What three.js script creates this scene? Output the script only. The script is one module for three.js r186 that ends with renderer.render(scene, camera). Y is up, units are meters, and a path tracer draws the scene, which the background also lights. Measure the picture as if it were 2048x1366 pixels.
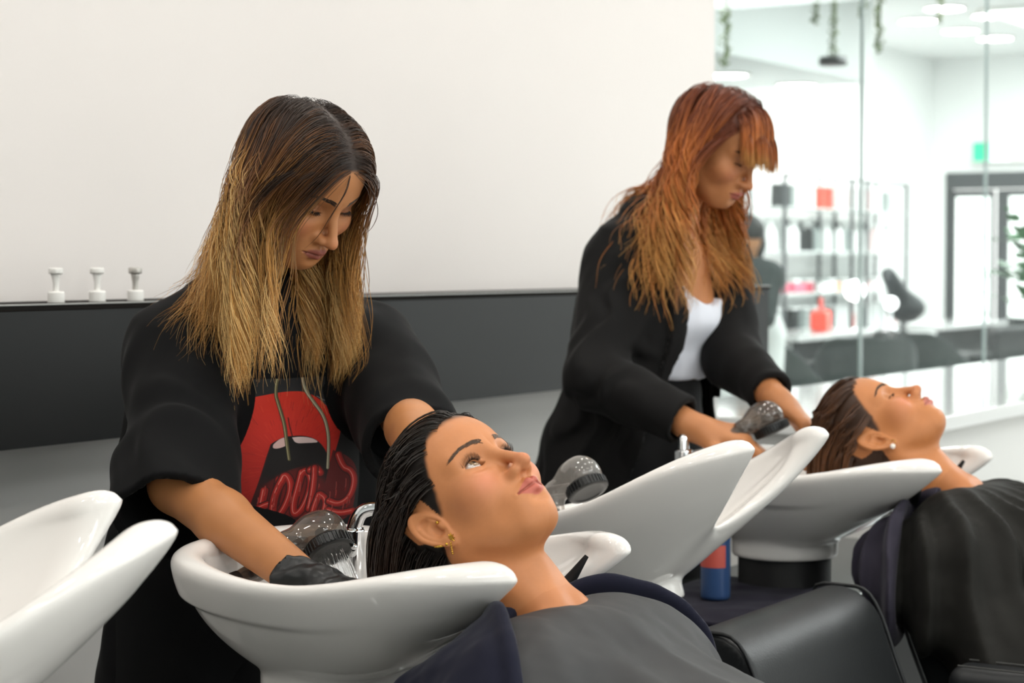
import * as THREE from 'three';
import { mergeGeometries, mergeVertices, toCreasedNormals } from 'three/addons/utils/BufferGeometryUtils.js';
import { RoundedBoxGeometry } from 'three/addons/geometries/RoundedBoxGeometry.js';
import { RectAreaLightUniformsLib } from 'three/addons/lights/RectAreaLightUniformsLib.js';
import { TextGeometry } from 'three/addons/geometries/TextGeometry.js';
import { FontLoader } from 'three/addons/loaders/FontLoader.js';
import { ImprovedNoise } from 'three/addons/math/ImprovedNoise.js';

// ───────────── camera, sky, lights, exposure ─────────────
const scene = new THREE.Scene();
const V3 = THREE.Vector3;
const FOCAL = 4000, YAW = 58.1 * Math.PI / 180, PITCH = Math.atan(163 / 4000);
const camera = new THREE.PerspectiveCamera(2 * Math.atan(683 / FOCAL) * 180 / Math.PI, 2048 / 1366, 0.05, 80);
camera.position.set(0, 1.35, 2.7);
camera.lookAt(Math.sin(YAW), 1.35 - Math.tan(PITCH), 2.7 - Math.cos(YAW));
camera.focus = 2.72;
camera.userData.fStop = 5.6;
scene.add(camera);
const sans = await new FontLoader().loadAsync('fonts/droid/droid_sans_bold.typeface.json');

const renderer = new THREE.WebGLRenderer({ antialias: true });
renderer.toneMapping = THREE.LinearToneMapping;
renderer.toneMappingExposure = 0.86;
renderer.shadowMap.enabled = true;
RectAreaLightUniformsLib.init();
scene.background = new THREE.Color(2.9, 2.86, 2.8);      // overcast daylight behind the glazed door

const CEIL = 3.2, WX0 = -3.2, WX1 = 17.8, WZ0 = -3.8, WZ1 = 6.2, PART = 5.5;   // room limits; PART is where the white wall ends
const DOWN_POWER = 0.9, PANEL_POWER = 3.4, SALON_POWER = 9.0;
const WARM = new THREE.Color(1.0, 0.93, 0.85), COOL = new THREE.Color(0.96, 1.0, 1.0);
const areaLight = (x, y, z, w, h, power, color = COOL) => {          // a flat luminaire facing down
  const l = new THREE.RectAreaLight(color, power, w, h);
  l.position.set(x, y, z); l.lookAt(x, y - 1, z); scene.add(l); return l;
};
// ───────────── helpers ─────────────
let seed = 7; const rnd = () => { seed = (seed + 0x6d2b79f5) | 0; let t = Math.imul(seed ^ (seed >>> 15), 1 | seed); t = (t + Math.imul(t ^ (t >>> 7), 61 | t)) ^ t; return ((t ^ (t >>> 14)) >>> 0) / 4294967296; };
const rr = (a, b) => a + (b - a) * rnd();
const reseed = (s) => { seed = s; };
const perlin = new ImprovedNoise();
const noise = (x, y, z) => perlin.noise(x + 31.4, y + 17.2, z + 5.7);
const clamp = (x, a, b) => x < a ? a : x > b ? b : x;
const mix = (a, b, t) => a + (b - a) * t;
const sstep = (a, b, x) => { const t = clamp((x - a) / (b - a), 0, 1); return t * t * (3 - 2 * t); };
const used = {};
const numbered = (n) => { const k = used[n] = (used[n] ?? -1) + 1; return k ? n + '_' + String(k).padStart(3, '0') : n; };
function tag(o, label, category, group, kind) {
  if (label) o.userData.label = label;
  if (category) o.userData.category = category;
  if (group) o.userData.group = group;
  if (kind) o.userData.kind = kind;
  return o;
}
function shadows(o) { o.traverse((m) => { if (m.isMesh) { m.castShadow = true; m.receiveShadow = true; } }); return o; }
function thing(name, label, category, pos = [0, 0, 0], turn = 0, group) {
  const o = new THREE.Group(); o.name = numbered(name); o.position.set(...pos); o.rotation.y = turn; scene.add(o);
  return tag(o, label, category, group);
}
function part(name, geo, mat, parent, label) {
  const m = new THREE.Mesh(geo, mat); m.name = parent ? name : numbered(name); (parent || scene).add(m);
  m.castShadow = m.receiveShadow = true; if (label) m.userData.label = label; return m;
}
function struct(name, geo, mat, parent) { const m = part(name, geo, mat, parent); if (!parent) m.userData.kind = 'structure'; return m; }
function copy(root, label, pos, turn) {
  const c = root.clone(); c.name = numbered(root.name.replace(/_\d{3}$/, '')); c.userData = { ...root.userData }; scene.add(c);
  if (label) c.userData.label = label;
  if (pos) c.position.set(...pos); if (turn !== undefined) c.rotation.y = turn;
  return c;
}
const lin = (hex) => { const c = new THREE.Color(hex); return [c.r, c.g, c.b]; };
const mat = (hex, rough = 0.6, metal = 0, extra = {}) => new THREE.MeshPhysicalMaterial({ color: new THREE.Color(hex), roughness: rough, metalness: metal, ...extra });
function noiseTex(n, fn, srgb) {               // n×n tile computed pixel by pixel
  const d = new Uint8Array(n * n * 4);
  for (let j = 0; j < n; j++) for (let i = 0; i < n; i++) { const c = fn(i / n, j / n); for (let k = 0; k < 3; k++) d[(j * n + i) * 4 + k] = clamp(Array.isArray(c) ? c[k] : c, 0, 1) * 255; d[(j * n + i) * 4 + 3] = 255; }
  const t = new THREE.DataTexture(d, n, n); t.wrapS = t.wrapT = THREE.RepeatWrapping; t.magFilter = THREE.LinearFilter; t.minFilter = THREE.LinearMipmapLinearFilter; t.generateMipmaps = true;
  if (srgb) t.colorSpace = THREE.SRGBColorSpace; t.needsUpdate = true; return t;
}
const box = (x0, x1, y0, y1, z0, z1, r = 0.004) => { const g = new RoundedBoxGeometry(x1 - x0, y1 - y0, z1 - z0, 2, Math.min(r, (x1 - x0) / 2.1, (y1 - y0) / 2.1, (z1 - z0) / 2.1)); g.translate((x0 + x1) / 2, (y0 + y1) / 2, (z0 + z1) / 2); return g; };
const plainBox = (x0, x1, y0, y1, z0, z1) => { const g = new THREE.BoxGeometry(x1 - x0, y1 - y0, z1 - z0); g.translate((x0 + x1) / 2, (y0 + y1) / 2, (z0 + z1) / 2); return g; };
const lathe = (pts, seg = 32) => new THREE.LatheGeometry(pts.map((p) => new THREE.Vector2(p[0], p[1])), seg);
const curve = (pts) => new THREE.CatmullRomCurve3(pts.map((p) => new V3(...p)));
const tube = (pts, r, seg = 24, rad = 8) => new THREE.TubeGeometry(curve(pts), seg, r, rad, false);
const merged = (gs) => mergeGeometries(gs.map((g) => { const q = g.index ? g.toNonIndexed() : g.clone(); for (const k of Object.keys(q.attributes)) if (!['position', 'normal', 'uv'].includes(k)) q.deleteAttribute(k); if (!q.attributes.uv) q.setAttribute('uv', new THREE.Float32BufferAttribute(new Float32Array(q.attributes.position.count * 2), 2)); return q; }), false);
// a tube whose radius varies along a curve
function taperTube(pts, radii, seg = 24, rad = 10, flat = 1) {
  const c = curve(pts), fr = c.computeFrenetFrames(seg, false), P = [], N = [], I = [];
  for (let i = 0; i <= seg; i++) {
    const t = i / seg, p = c.getPoint(t), k = t * (radii.length - 1), a = Math.floor(Math.min(k, radii.length - 2)), r = mix(radii[a], radii[a + 1], k - a);
    for (let j = 0; j < rad; j++) { const an = j / rad * 2 * Math.PI, n = fr.normals[i].clone().multiplyScalar(Math.cos(an)).addScaledVector(fr.binormals[i], Math.sin(an) * flat); P.push(p.x + n.x * r, p.y + n.y * r, p.z + n.z * r); N.push(n.x, n.y, n.z); }
  }
  for (let i = 0; i < seg; i++) for (let j = 0; j < rad; j++) { const a = i * rad + j, b = i * rad + (j + 1) % rad; I.push(a, b, a + rad, b, b + rad, a + rad); }
  for (const e of [0, seg]) { const o = P.length / 3, p = c.getPoint(e / seg); P.push(p.x, p.y, p.z); const tn = c.getTangent(e / seg).multiplyScalar(e ? 1 : -1); N.push(tn.x, tn.y, tn.z); for (let j = 0; j < rad; j++) { const a = e * rad + j, b = e * rad + (j + 1) % rad; e ? I.push(a, b, o) : I.push(b, a, o); } }
  const g = new THREE.BufferGeometry(); g.setAttribute('position', new THREE.Float32BufferAttribute(P, 3)); g.setAttribute('normal', new THREE.Float32BufferAttribute(N, 3)); g.setIndex(I); return g;
}

// signed-distance building blocks
const smin = (a, b, k) => { const h = k - Math.abs(a - b); return h > 0 ? Math.min(a, b) - h * h / (4 * k) : Math.min(a, b); };
const smax = (a, b, k) => -smin(-a, -b, k);
const sph = (x, y, z, cx, cy, cz, r) => Math.sqrt((x - cx) ** 2 + (y - cy) ** 2 + (z - cz) ** 2) - r;
const ell = (x, y, z, cx, cy, cz, rx, ry, rz) => { const a = (x - cx) / rx, b = (y - cy) / ry, c = (z - cz) / rz, k0 = Math.sqrt(a * a + b * b + c * c), k1 = Math.sqrt((a / rx) ** 2 + (b / ry) ** 2 + (c / rz) ** 2); return k1 > 1e-9 ? k0 * (k0 - 1) / k1 : -Math.min(rx, ry, rz); };
const cap = (x, y, z, ax, ay, az, ra, bx, by, bz, rb) => { const dx = bx - ax, dy = by - ay, dz = bz - az, px = x - ax, py = y - ay, pz = z - az, t = clamp((px * dx + py * dy + pz * dz) / (dx * dx + dy * dy + dz * dz + 1e-12), 0, 1); return Math.sqrt((px - dx * t) ** 2 + (py - dy * t) ** 2 + (pz - dz * t) ** 2) - (ra + (rb - ra) * t); };
// list of tapered capsules [a, ra, b, rb] joined by a smooth minimum
function blob(list, k) {
  const n = list.length, L = new Float64Array(n * 8);
  list.forEach(([a, ra, b, rb], i) => L.set([...a, ra, ...b, rb], i * 8));
  return (x, y, z) => { let d = 1e3; for (let i = 0; i < n; i++) { const o = i * 8; d = smin(d, cap(x, y, z, L[o], L[o + 1], L[o + 2], L[o + 3], L[o + 4], L[o + 5], L[o + 6], L[o + 7]), k); } return d; };
}
// turns world points into a local frame: origin o, axes as columns
function frame(o, right, up, fwd) {
  const R = right, U = up, F = fwd;
  return { to: (x, y, z) => { x -= o[0]; y -= o[1]; z -= o[2]; return [x * R[0] + y * R[1] + z * R[2], x * U[0] + y * U[1] + z * U[2], x * F[0] + y * F[1] + z * F[2]]; },
    from: (x, y, z) => [o[0] + R[0] * x + U[0] * y + F[0] * z, o[1] + R[1] * x + U[1] * y + F[1] * z, o[2] + R[2] * x + U[2] * y + F[2] * z],
    dir: (x, y, z) => [R[0] * x + U[0] * y + F[0] * z, R[1] * x + U[1] * y + F[1] * z, R[2] * x + U[2] * y + F[2] * z], o, R, U, F };
}
const norm = (a) => { const l = Math.hypot(...a); return l > 1e-12 ? a.map((v) => v / l) : [0, 1, 0]; };
const cross = (a, b) => [a[1] * b[2] - a[2] * b[1], a[2] * b[0] - a[0] * b[2], a[0] * b[1] - a[1] * b[0]];
const add3 = (a, b, s = 1) => [a[0] + b[0] * s, a[1] + b[1] * s, a[2] + b[2] * s];
const sub3 = (a, b) => [a[0] - b[0], a[1] - b[1], a[2] - b[2]];
const dot3 = (a, b) => a[0] * b[0] + a[1] * b[1] + a[2] * b[2];
const lerp3 = (a, b, t) => [mix(a[0], b[0], t), mix(a[1], b[1], t), mix(a[2], b[2], t)];
const orient = (o, fwd, upHint) => { const F = norm(fwd), R = norm(cross(upHint, F)); return frame(o, R, cross(F, R), F); };
function grad(f, x, y, z, e) { const gx = f(x + e, y, z) - f(x - e, y, z), gy = f(x, y + e, z) - f(x, y - e, z), gz = f(x, y, z + e) - f(x, y, z - e), s = 1 / (2 * e); return [gx * s, gy * s, gz * s]; }

// surface nets: meshes the zero set of f inside a box with cells of size h
function meshField(f, lo, hi, h, { color, uv, keep, slack = 1.35, eps } = {}) {
  const nx = Math.ceil((hi[0] - lo[0]) / h) + 1, ny = Math.ceil((hi[1] - lo[1]) / h) + 1, nz = Math.ceil((hi[2] - lo[2]) / h) + 1;
  const D = new Float32Array(nx * ny * nz), B = 6, at = (i, j, k) => (k * ny + j) * nx + i;
  const R = h * B * 0.5 * Math.sqrt(3) * slack;
  for (let k0 = 0; k0 < nz; k0 += B) for (let j0 = 0; j0 < ny; j0 += B) for (let i0 = 0; i0 < nx; i0 += B) {
    const c = f(lo[0] + (i0 + B / 2 - 0.5) * h, lo[1] + (j0 + B / 2 - 0.5) * h, lo[2] + (k0 + B / 2 - 0.5) * h), skip = Math.abs(c) > R + h;
    const k1 = Math.min(k0 + B, nz), j1 = Math.min(j0 + B, ny), i1 = Math.min(i0 + B, nx);
    for (let k = k0; k < k1; k++) for (let j = j0; j < j1; j++) for (let i = i0; i < i1; i++) D[at(i, j, k)] = skip ? c : f(lo[0] + i * h, lo[1] + j * h, lo[2] + k * h);
  }
  const id = new Int32Array(nx * ny * nz).fill(-1), P = [], C8 = [];
  for (let k = 0; k < 8; k++) C8.push((k & 1) + ((k >> 1) & 1) * nx + (k >> 2) * nx * ny);
  const ED = []; for (let a = 0; a < 8; a++) for (const b of [1, 2, 4]) if (!(a & b)) ED.push([a, a | b]);
  for (let k = 0; k < nz - 1; k++) for (let j = 0; j < ny - 1; j++) for (let i = 0; i < nx - 1; i++) {
    const o = at(i, j, k); let s = 0; for (let c = 0; c < 8; c++) if (D[o + C8[c]] < 0) s++;
    if (s === 0 || s === 8) continue;
    let x = 0, y = 0, z = 0, n = 0;
    for (const [a, b] of ED) { const da = D[o + C8[a]], db = D[o + C8[b]]; if ((da < 0) === (db < 0)) continue; const t = da / (da - db); x += mix(a & 1, b & 1, t); y += mix((a >> 1) & 1, (b >> 1) & 1, t); z += mix(a >> 2, b >> 2, t); n++; }
    id[o] = P.length / 3; P.push(lo[0] + (i + x / n) * h, lo[1] + (j + y / n) * h, lo[2] + (k + z / n) * h);
  }
  const I = [], quad = (a, b, c, d, flip) => { if (a < 0 || b < 0 || c < 0 || d < 0) return; flip ? I.push(a, b, c, a, c, d) : I.push(a, c, b, a, d, c); };
  for (let k = 0; k < nz - 1; k++) for (let j = 0; j < ny - 1; j++) for (let i = 0; i < nx - 1; i++) {
    const o = at(i, j, k), s = D[o] < 0;
    if (j && k && (D[o + 1] < 0) !== s) quad(id[o - nx - nx * ny], id[o - nx * ny], id[o], id[o - nx], s);
    if (i && k && (D[o + nx] < 0) !== s) quad(id[o - 1 - nx * ny], id[o - 1], id[o], id[o - nx * ny], s);
    if (i && j && (D[o + nx * ny] < 0) !== s) quad(id[o - 1 - nx], id[o - nx], id[o], id[o - 1], s);
  }
  const e = eps || h * 0.35, N = new Float32Array(P.length);
  for (let v = 0; v < P.length; v += 3) {
    for (let q = 0; q < 2; q++) { const g = grad(f, P[v], P[v + 1], P[v + 2], e), l2 = Math.max(dot3(g, g), 0.15), d = clamp(f(P[v], P[v + 1], P[v + 2]) / l2, -h, h); P[v] -= g[0] * d * 0.8; P[v + 1] -= g[1] * d * 0.8; P[v + 2] -= g[2] * d * 0.8; }
    const n = norm(grad(f, P[v], P[v + 1], P[v + 2], e)); N.set(n, v);
  }
  let idx = I;
  if (keep) { idx = []; for (let t = 0; t < I.length; t += 3) { const cx = (P[I[t] * 3] + P[I[t + 1] * 3] + P[I[t + 2] * 3]) / 3, cy = (P[I[t] * 3 + 1] + P[I[t + 1] * 3 + 1] + P[I[t + 2] * 3 + 1]) / 3, cz = (P[I[t] * 3 + 2] + P[I[t + 1] * 3 + 2] + P[I[t + 2] * 3 + 2]) / 3; if (keep(cx, cy, cz)) idx.push(I[t], I[t + 1], I[t + 2]); } }
  const g = new THREE.BufferGeometry(); g.setAttribute('position', new THREE.Float32BufferAttribute(P, 3)); g.setAttribute('normal', new THREE.BufferAttribute(N, 3)); g.setIndex(idx);
  if (color) { const C = new Float32Array(P.length); for (let v = 0; v < P.length; v += 3) C.set(color(P[v], P[v + 1], P[v + 2], N[v], N[v + 1], N[v + 2]), v); g.setAttribute('color', new THREE.BufferAttribute(C, 3)); }
  if (uv) { const T = new Float32Array(P.length / 3 * 2); for (let v = 0; v < P.length; v += 3) T.set(uv(P[v], P[v + 1], P[v + 2], N[v], N[v + 1], N[v + 2]), v / 3 * 2); g.setAttribute('uv', new THREE.BufferAttribute(T, 2)); }
  return g;
}
// joins indexed geometries that carry the same attributes
function joinIndexed(gs) { return mergeGeometries(gs, false); }
// hair, lashes, threads: many thin three- or four-sided tapering tubes in one mesh. strands: {p:[[x,y,z]...], w:width, c:(t)=>[r,g,b]}
function strandMesh(strands, sides = 3, flat = 0.5) {
  let nv = 0, ni = 0; for (const s of strands) { nv += s.p.length * sides; ni += (s.p.length - 1) * sides * 6; }
  const P = new Float32Array(nv * 3), N = new Float32Array(nv * 3), C = new Float32Array(nv * 3), I = new Uint32Array(ni); let v = 0, q = 0;
  for (const s of strands) {
    const p = s.p, n = p.length, base = v; let prev = s.side || [0.31, 0.21, 0.93];
    for (let i = 0; i < n; i++) {
      const a = p[Math.max(i - 1, 0)], b = p[Math.min(i + 1, n - 1)], t = norm(sub3(b, a).map((w, k) => w + (k === 1 ? 1e-9 : 0)));
      let u = cross(prev, t); if (Math.hypot(...u) < 1e-6) u = cross([0.9, 0.1, 0.3], t); u = norm(u); const w2 = cross(t, u); prev = w2;
      const tt = i / (n - 1), w = s.w * (s.shape ? s.shape(tt) : Math.min(1, 0.35 + tt * 5) * (tt > 0.6 ? 1 - (tt - 0.6) / 0.4 * 0.85 : 1)), c = s.c(tt);
      for (let k = 0; k < sides; k++) { const an = k / sides * 2 * Math.PI, ca = Math.cos(an), sa = Math.sin(an); for (let m = 0; m < 3; m++) { P[v * 3 + m] = p[i][m] + (u[m] * ca + w2[m] * sa * flat) * w * 0.5; N[v * 3 + m] = u[m] * ca * flat + w2[m] * sa; C[v * 3 + m] = c[m]; } v++; }
    }
    for (let i = 0; i < n - 1; i++) for (let k = 0; k < sides; k++) { const a = base + i * sides + k, b = base + i * sides + (k + 1) % sides; I[q++] = a; I[q++] = b; I[q++] = a + sides; I[q++] = b; I[q++] = b + sides; I[q++] = a + sides; }
  }
  const g = new THREE.BufferGeometry(); g.setAttribute('position', new THREE.BufferAttribute(P, 3)); g.setAttribute('normal', new THREE.BufferAttribute(N, 3)); g.setAttribute('color', new THREE.BufferAttribute(C, 3)); g.setIndex(new THREE.BufferAttribute(I, 1));
  return g;
}
// ───────────── the room ─────────────
const plasterBump = noiseTex(256, (u, v) => 0.5 + 0.25 * noise(u * 8, v * 8, 0) + 0.12 * noise(u * 40, v * 40, 3) + 0.1 * noise(u * 90, v * 90, 9));
const M = {
  wall: mat('#e4dedb', 0.85, 0, { bumpMap: plasterBump, bumpScale: 0.0006 }),
  lowWall: mat('#cfcdca', 0.7, 0, { bumpMap: plasterBump, bumpScale: 0.0005 }),
  white: mat('#f1f3f2', 0.8), ceiling: mat('#eceeed', 0.9), ledge: mat('#131516', 0.32, 0, { specularIntensity: 0.5 }), ledgeTop: mat('#1d1a18', 0.8, 0, { specularIntensity: 0.2 }), edge: mat('#9b9a97', 0.3, 0.6),
  counter: mat('#eeefee', 0.12, 0, { clearcoat: 0.6, clearcoatRoughness: 0.05 }), counterFront: mat('#dcdbd8', 0.45),
  floorTile: mat('#a0a09d', 0.28), frameDark: mat('#3c4042', 0.5), glass: new THREE.MeshPhysicalMaterial({ color: new THREE.Color('#fcfffe'), roughness: 0, metalness: 0, transmission: 1, thickness: 0, ior: 1.45, specularIntensity: 0.3 }),
  steel: mat('#c9cccd', 0.25, 1), chrome: mat('#e8eaec', 0.06, 1), blackPlastic: mat('#101112', 0.35), black: mat('#0b0b0c', 0.6), whitePlastic: mat('#f0eeea', 0.35),
  lamp: new THREE.MeshStandardMaterial({ color: 0xffffff, emissive: new THREE.Color(1, 0.96, 0.9), emissiveIntensity: 45 }),
  panelLamp: new THREE.MeshStandardMaterial({ color: 0xffffff, emissive: new THREE.Color(0.97, 1, 1), emissiveIntensity: 3 }),
};
{ // floor of big tiles near the basins, plain slab beyond
  const slab = struct('floor', plainBox(WX0 - 0.2, WX1 + 0.2, -0.12, -0.012, WZ0 - 0.2, WZ1 + 0.2), mat('#55585a', 0.6));
  const tg = box(0, 0.592, -0.013, 0, 0, 0.592, 0.003), kinds = [mat('#a0a09d', 0.25), mat('#a6a6a3', 0.28), mat('#9a9a97', 0.24)];
  for (let i = 0; i < 35; i++) for (let j = 0; j < 7; j++) { const t = part('tile', tg, kinds[(i * 7 + j * 3 + ((i * j) % 5)) % 3], slab); t.position.set(WX0 + 0.004 + i * 0.6, 0, -3.6 + j * 0.6); }
  const far = part('tile_field', plainBox(WX0, WX1, -0.013, 0, 0.6, WZ1), M.floorTile, slab); far.userData.kind = 'stuff';
  struct('ceiling', plainBox(WX0 - 0.2, WX1 + 0.2, CEIL, CEIL + 0.15, WZ0 - 0.2, WZ1 + 0.2), M.ceiling);
  struct('wall_back', plainBox(WX0, PART, 0, CEIL, -0.12, 0), M.wall);
  struct('wall_left', plainBox(WX0 - 0.15, WX0, 0, CEIL, WZ0 - 0.15, WZ1 + 0.15), M.white);
  // shop front behind the camera: four tall windows
  const WW = [[-2.4, 0.4], [0.8, 3.6], [4.0, 6.8], [8.4, 12.4], [13, 17]], cuts = [WX0, ...WW.flat(), WX1], fg = [plainBox(WX0, WX1, 2.75, CEIL, WZ1, WZ1 + 0.15), plainBox(WX0, WX1, 0, 0.35, WZ1, WZ1 + 0.15)];
  for (let i = 0; i < cuts.length; i += 2) fg.push(plainBox(cuts[i], cuts[i + 1], 0.35, 2.75, WZ1, WZ1 + 0.15));
  struct('wall_front', merged(fg), M.white);
  WW.forEach(([a, b], i) => { const w = struct('window_' + (i + 5), merged([box(a, b, 0.35, 0.41, WZ1 + 0.02, WZ1 + 0.09), box(a, b, 2.69, 2.75, WZ1 + 0.02, WZ1 + 0.09), box(a, a + 0.06, 0.41, 2.69, WZ1 + 0.02, WZ1 + 0.09), box(b - 0.06, b, 0.41, 2.69, WZ1 + 0.02, WZ1 + 0.09)]), M.frameDark); part('pane', plainBox(a + 0.06, b - 0.06, 0.41, 2.69, WZ1 + 0.05, WZ1 + 0.054), M.glass, w); });
  struct('wall_far', plainBox(WX0, WX1, 0, CEIL, WZ0 - 0.15, WZ0), M.white);
  // end wall with a glazed double door between z = -2.05 and the camera side
  const DZ0 = -3.66, DZ1 = -1.3, DT = 2.15;
  const g = [plainBox(WX1, WX1 + 0.15, 0, CEIL, WZ0 - 0.15, DZ0), plainBox(WX1, WX1 + 0.15, DT, CEIL, DZ0, DZ1), plainBox(WX1, WX1 + 0.15, 0, CEIL, DZ1, WZ1 + 0.15)];
  struct('wall_right', merged(g), M.white);
  const soffit = struct('ceiling_soffit', plainBox(WX0, 13.6, 2.62, CEIL - 0.001, WZ0 + 0.001, -2.72), mat('#d4d8d7', 0.9)); soffit.name = 'ceiling_bulkhead';
  // low dark ledge along the wall
  const ledge = struct('wall_ledge', plainBox(WX0, 5.49, 1.028, 1.262, 0.001, 0.188), M.ledge);
  part('ledge_top', box(WX0, 5.495, 1.262, 1.274, 0.001, 0.19, 0.002), M.ledgeTop, ledge);
  part('edge_strip', box(WX0, 5.496, 1.2715, 1.2748, 0.186, 0.192, 0.001), M.edge, ledge);
  struct('wall_lower', plainBox(WX0, 5.47, 0, 1.027, 0.001, 0.03), M.lowWall);
  struct('baseboard_back', box(WX0, 5.47, 0, 0.09, 0.03, 0.042), M.lowWall);
  // glass screen that carries the line of the wall on
  const xs = [5.502, 6.828, 8.199, 9.57, 10.94];
  for (let i = 0; i < 4; i++) {
    const p = struct('window_' + (i + 1), plainBox(xs[i] + 0.004, xs[i + 1] - 0.004, 0.002, CEIL - 0.002, -0.062, -0.06), M.glass);
    p.userData.kind = 'structure';
    part('joint_strip', box(xs[i] - 0.006, xs[i] + 0.006, 0.001, CEIL - 0.001, -0.067, -0.055, 0.002), mat('#aebab8', 0.3), p);
  }
  // door frame and leaves in the end wall
  const fr = struct('door_1', merged([box(WX1 - 0.03, WX1 + 0.1, 2.0, 2.15, DZ0, DZ1), box(WX1 - 0.03, WX1 + 0.1, 0, 2.0, DZ0, DZ0 + 0.035), box(WX1 - 0.03, WX1 + 0.1, 0, 2.0, DZ1 - 0.06, DZ1)]), M.frameDark);
  const leaves = [[DZ0 + 0.04, -3.22], [-3.19, -2.32], [-2.29, DZ1 - 0.11]];
  leaves.forEach(([a, b], i) => {
    const s = i ? 0.10 : 0.03, leaf = part('door_leaf', merged([box(WX1 + 0.01, WX1 + 0.06, 0.02, 1.99, a, a + s), box(WX1 + 0.01, WX1 + 0.06, 0.02, 1.99, b - s, b), box(WX1 + 0.01, WX1 + 0.06, 1.93, 1.99, a + s, b - s), box(WX1 + 0.01, WX1 + 0.06, 0.02, 0.3, a + s, b - s)]), M.frameDark, fr);
    part('pane', plainBox(WX1 + 0.033, WX1 + 0.036, 0.3, 1.93, a + s, b - s), M.glass, leaf);
    const h = part('handle', tube([[WX1 + 0.0, 0.85, b - 0.05], [WX1 - 0.04, 0.87, b - 0.05], [WX1 - 0.04, 1.2, b - 0.05], [WX1 + 0.0, 1.22, b - 0.05]], 0.014), M.steel, leaf);
  });
}
// downlights over the basins
{
  const ring = lathe([[0.105, 0], [0.125, 0], [0.127, -0.008], [0.105, -0.012], [0.102, -0.004], [0.105, 0]], 32), disc = new THREE.CylinderGeometry(0.103, 0.103, 0.006, 28);
  const rows = [[0.62, 5], [1.75, 5], [2.9, 4], [4.1, 4]], nth = ['first', 'second', 'third', 'fourth', 'fifth'];
  const where = ['nearest the white wall', 'straight above the basins', 'over the client chairs', 'behind the camera side'];
  rows.forEach(([z, n], r) => { for (let i = 0; i < n; i++) {
    const x = 0.2 + i * 1.25 + (r % 2) * 0.3;
    const t = thing('downlight', `round white ceiling downlight, ${nth[i]} from the left in the row ${where[r]}`, 'ceiling light', [x, CEIL, z], 0, 'downlights over the basins');
    part('trim_ring', ring, M.whitePlastic, t); const d = part('diffuser', disc, M.lamp, t); d.position.y = -0.004;
    const s = new THREE.SpotLight(WARM, DOWN_POWER, 0, 1.15, 0.6, 2); s.position.set(x, CEIL - 0.03, z); s.target.position.set(x, 0, z); s.castShadow = true; s.shadow.radius = 3; scene.add(s, s.target);
  } });
}
// flat light panels: soft light of the whole salon
{
  const panel = (x, z, w, d, power, label, y = CEIL) => {
    const t = thing('ceiling_panel', label, 'ceiling light', [x, y, z], 0);
    part('frame', merged([box(-w / 2 - 0.03, w / 2 + 0.03, -0.03, -0.001, -d / 2 - 0.03, -d / 2), box(-w / 2 - 0.03, w / 2 + 0.03, -0.03, -0.001, d / 2, d / 2 + 0.03), box(-w / 2 - 0.03, -w / 2, -0.03, -0.001, -d / 2, d / 2), box(w / 2, w / 2 + 0.03, -0.03, -0.001, -d / 2, d / 2)]), M.whitePlastic, t);
    part('diffuser', plainBox(-w / 2, w / 2, -0.02, -0.012, -d / 2, d / 2), M.panelLamp, t);
    areaLight(x, y - 0.035, z, w, d, power);
  };
  panel(0.2, 3.9, 1.6, 1.2, PANEL_POWER, 'square glowing ceiling panel behind the camera near the left wall');
  panel(3.2, 4.4, 1.6, 1.2, PANEL_POWER, 'square glowing ceiling panel above the walkway beside the basins');
  panel(8.0, 2.6, 2.4, 1.2, SALON_POWER, 'long glowing ceiling panel just beyond the white counter');
  panel(8.0, -1.6, 2.4, 1.2, SALON_POWER, 'long glowing ceiling panel behind the glass screen');
  panel(12.0, -1.0, 2.4, 1.2, SALON_POWER, 'long glowing ceiling panel over the middle of the salon');
  panel(15.6, -1.4, 2.4, 1.6, SALON_POWER, 'long glowing ceiling panel nearest the glazed doors');
  panel(12.0, 3.0, 2.4, 1.2, SALON_POWER, 'long glowing ceiling panel over the front of the salon');
}
// ───────────── shampoo basins ─────────────
const porcelain = mat('#e9e5e1', 0.05, 0, {});
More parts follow.
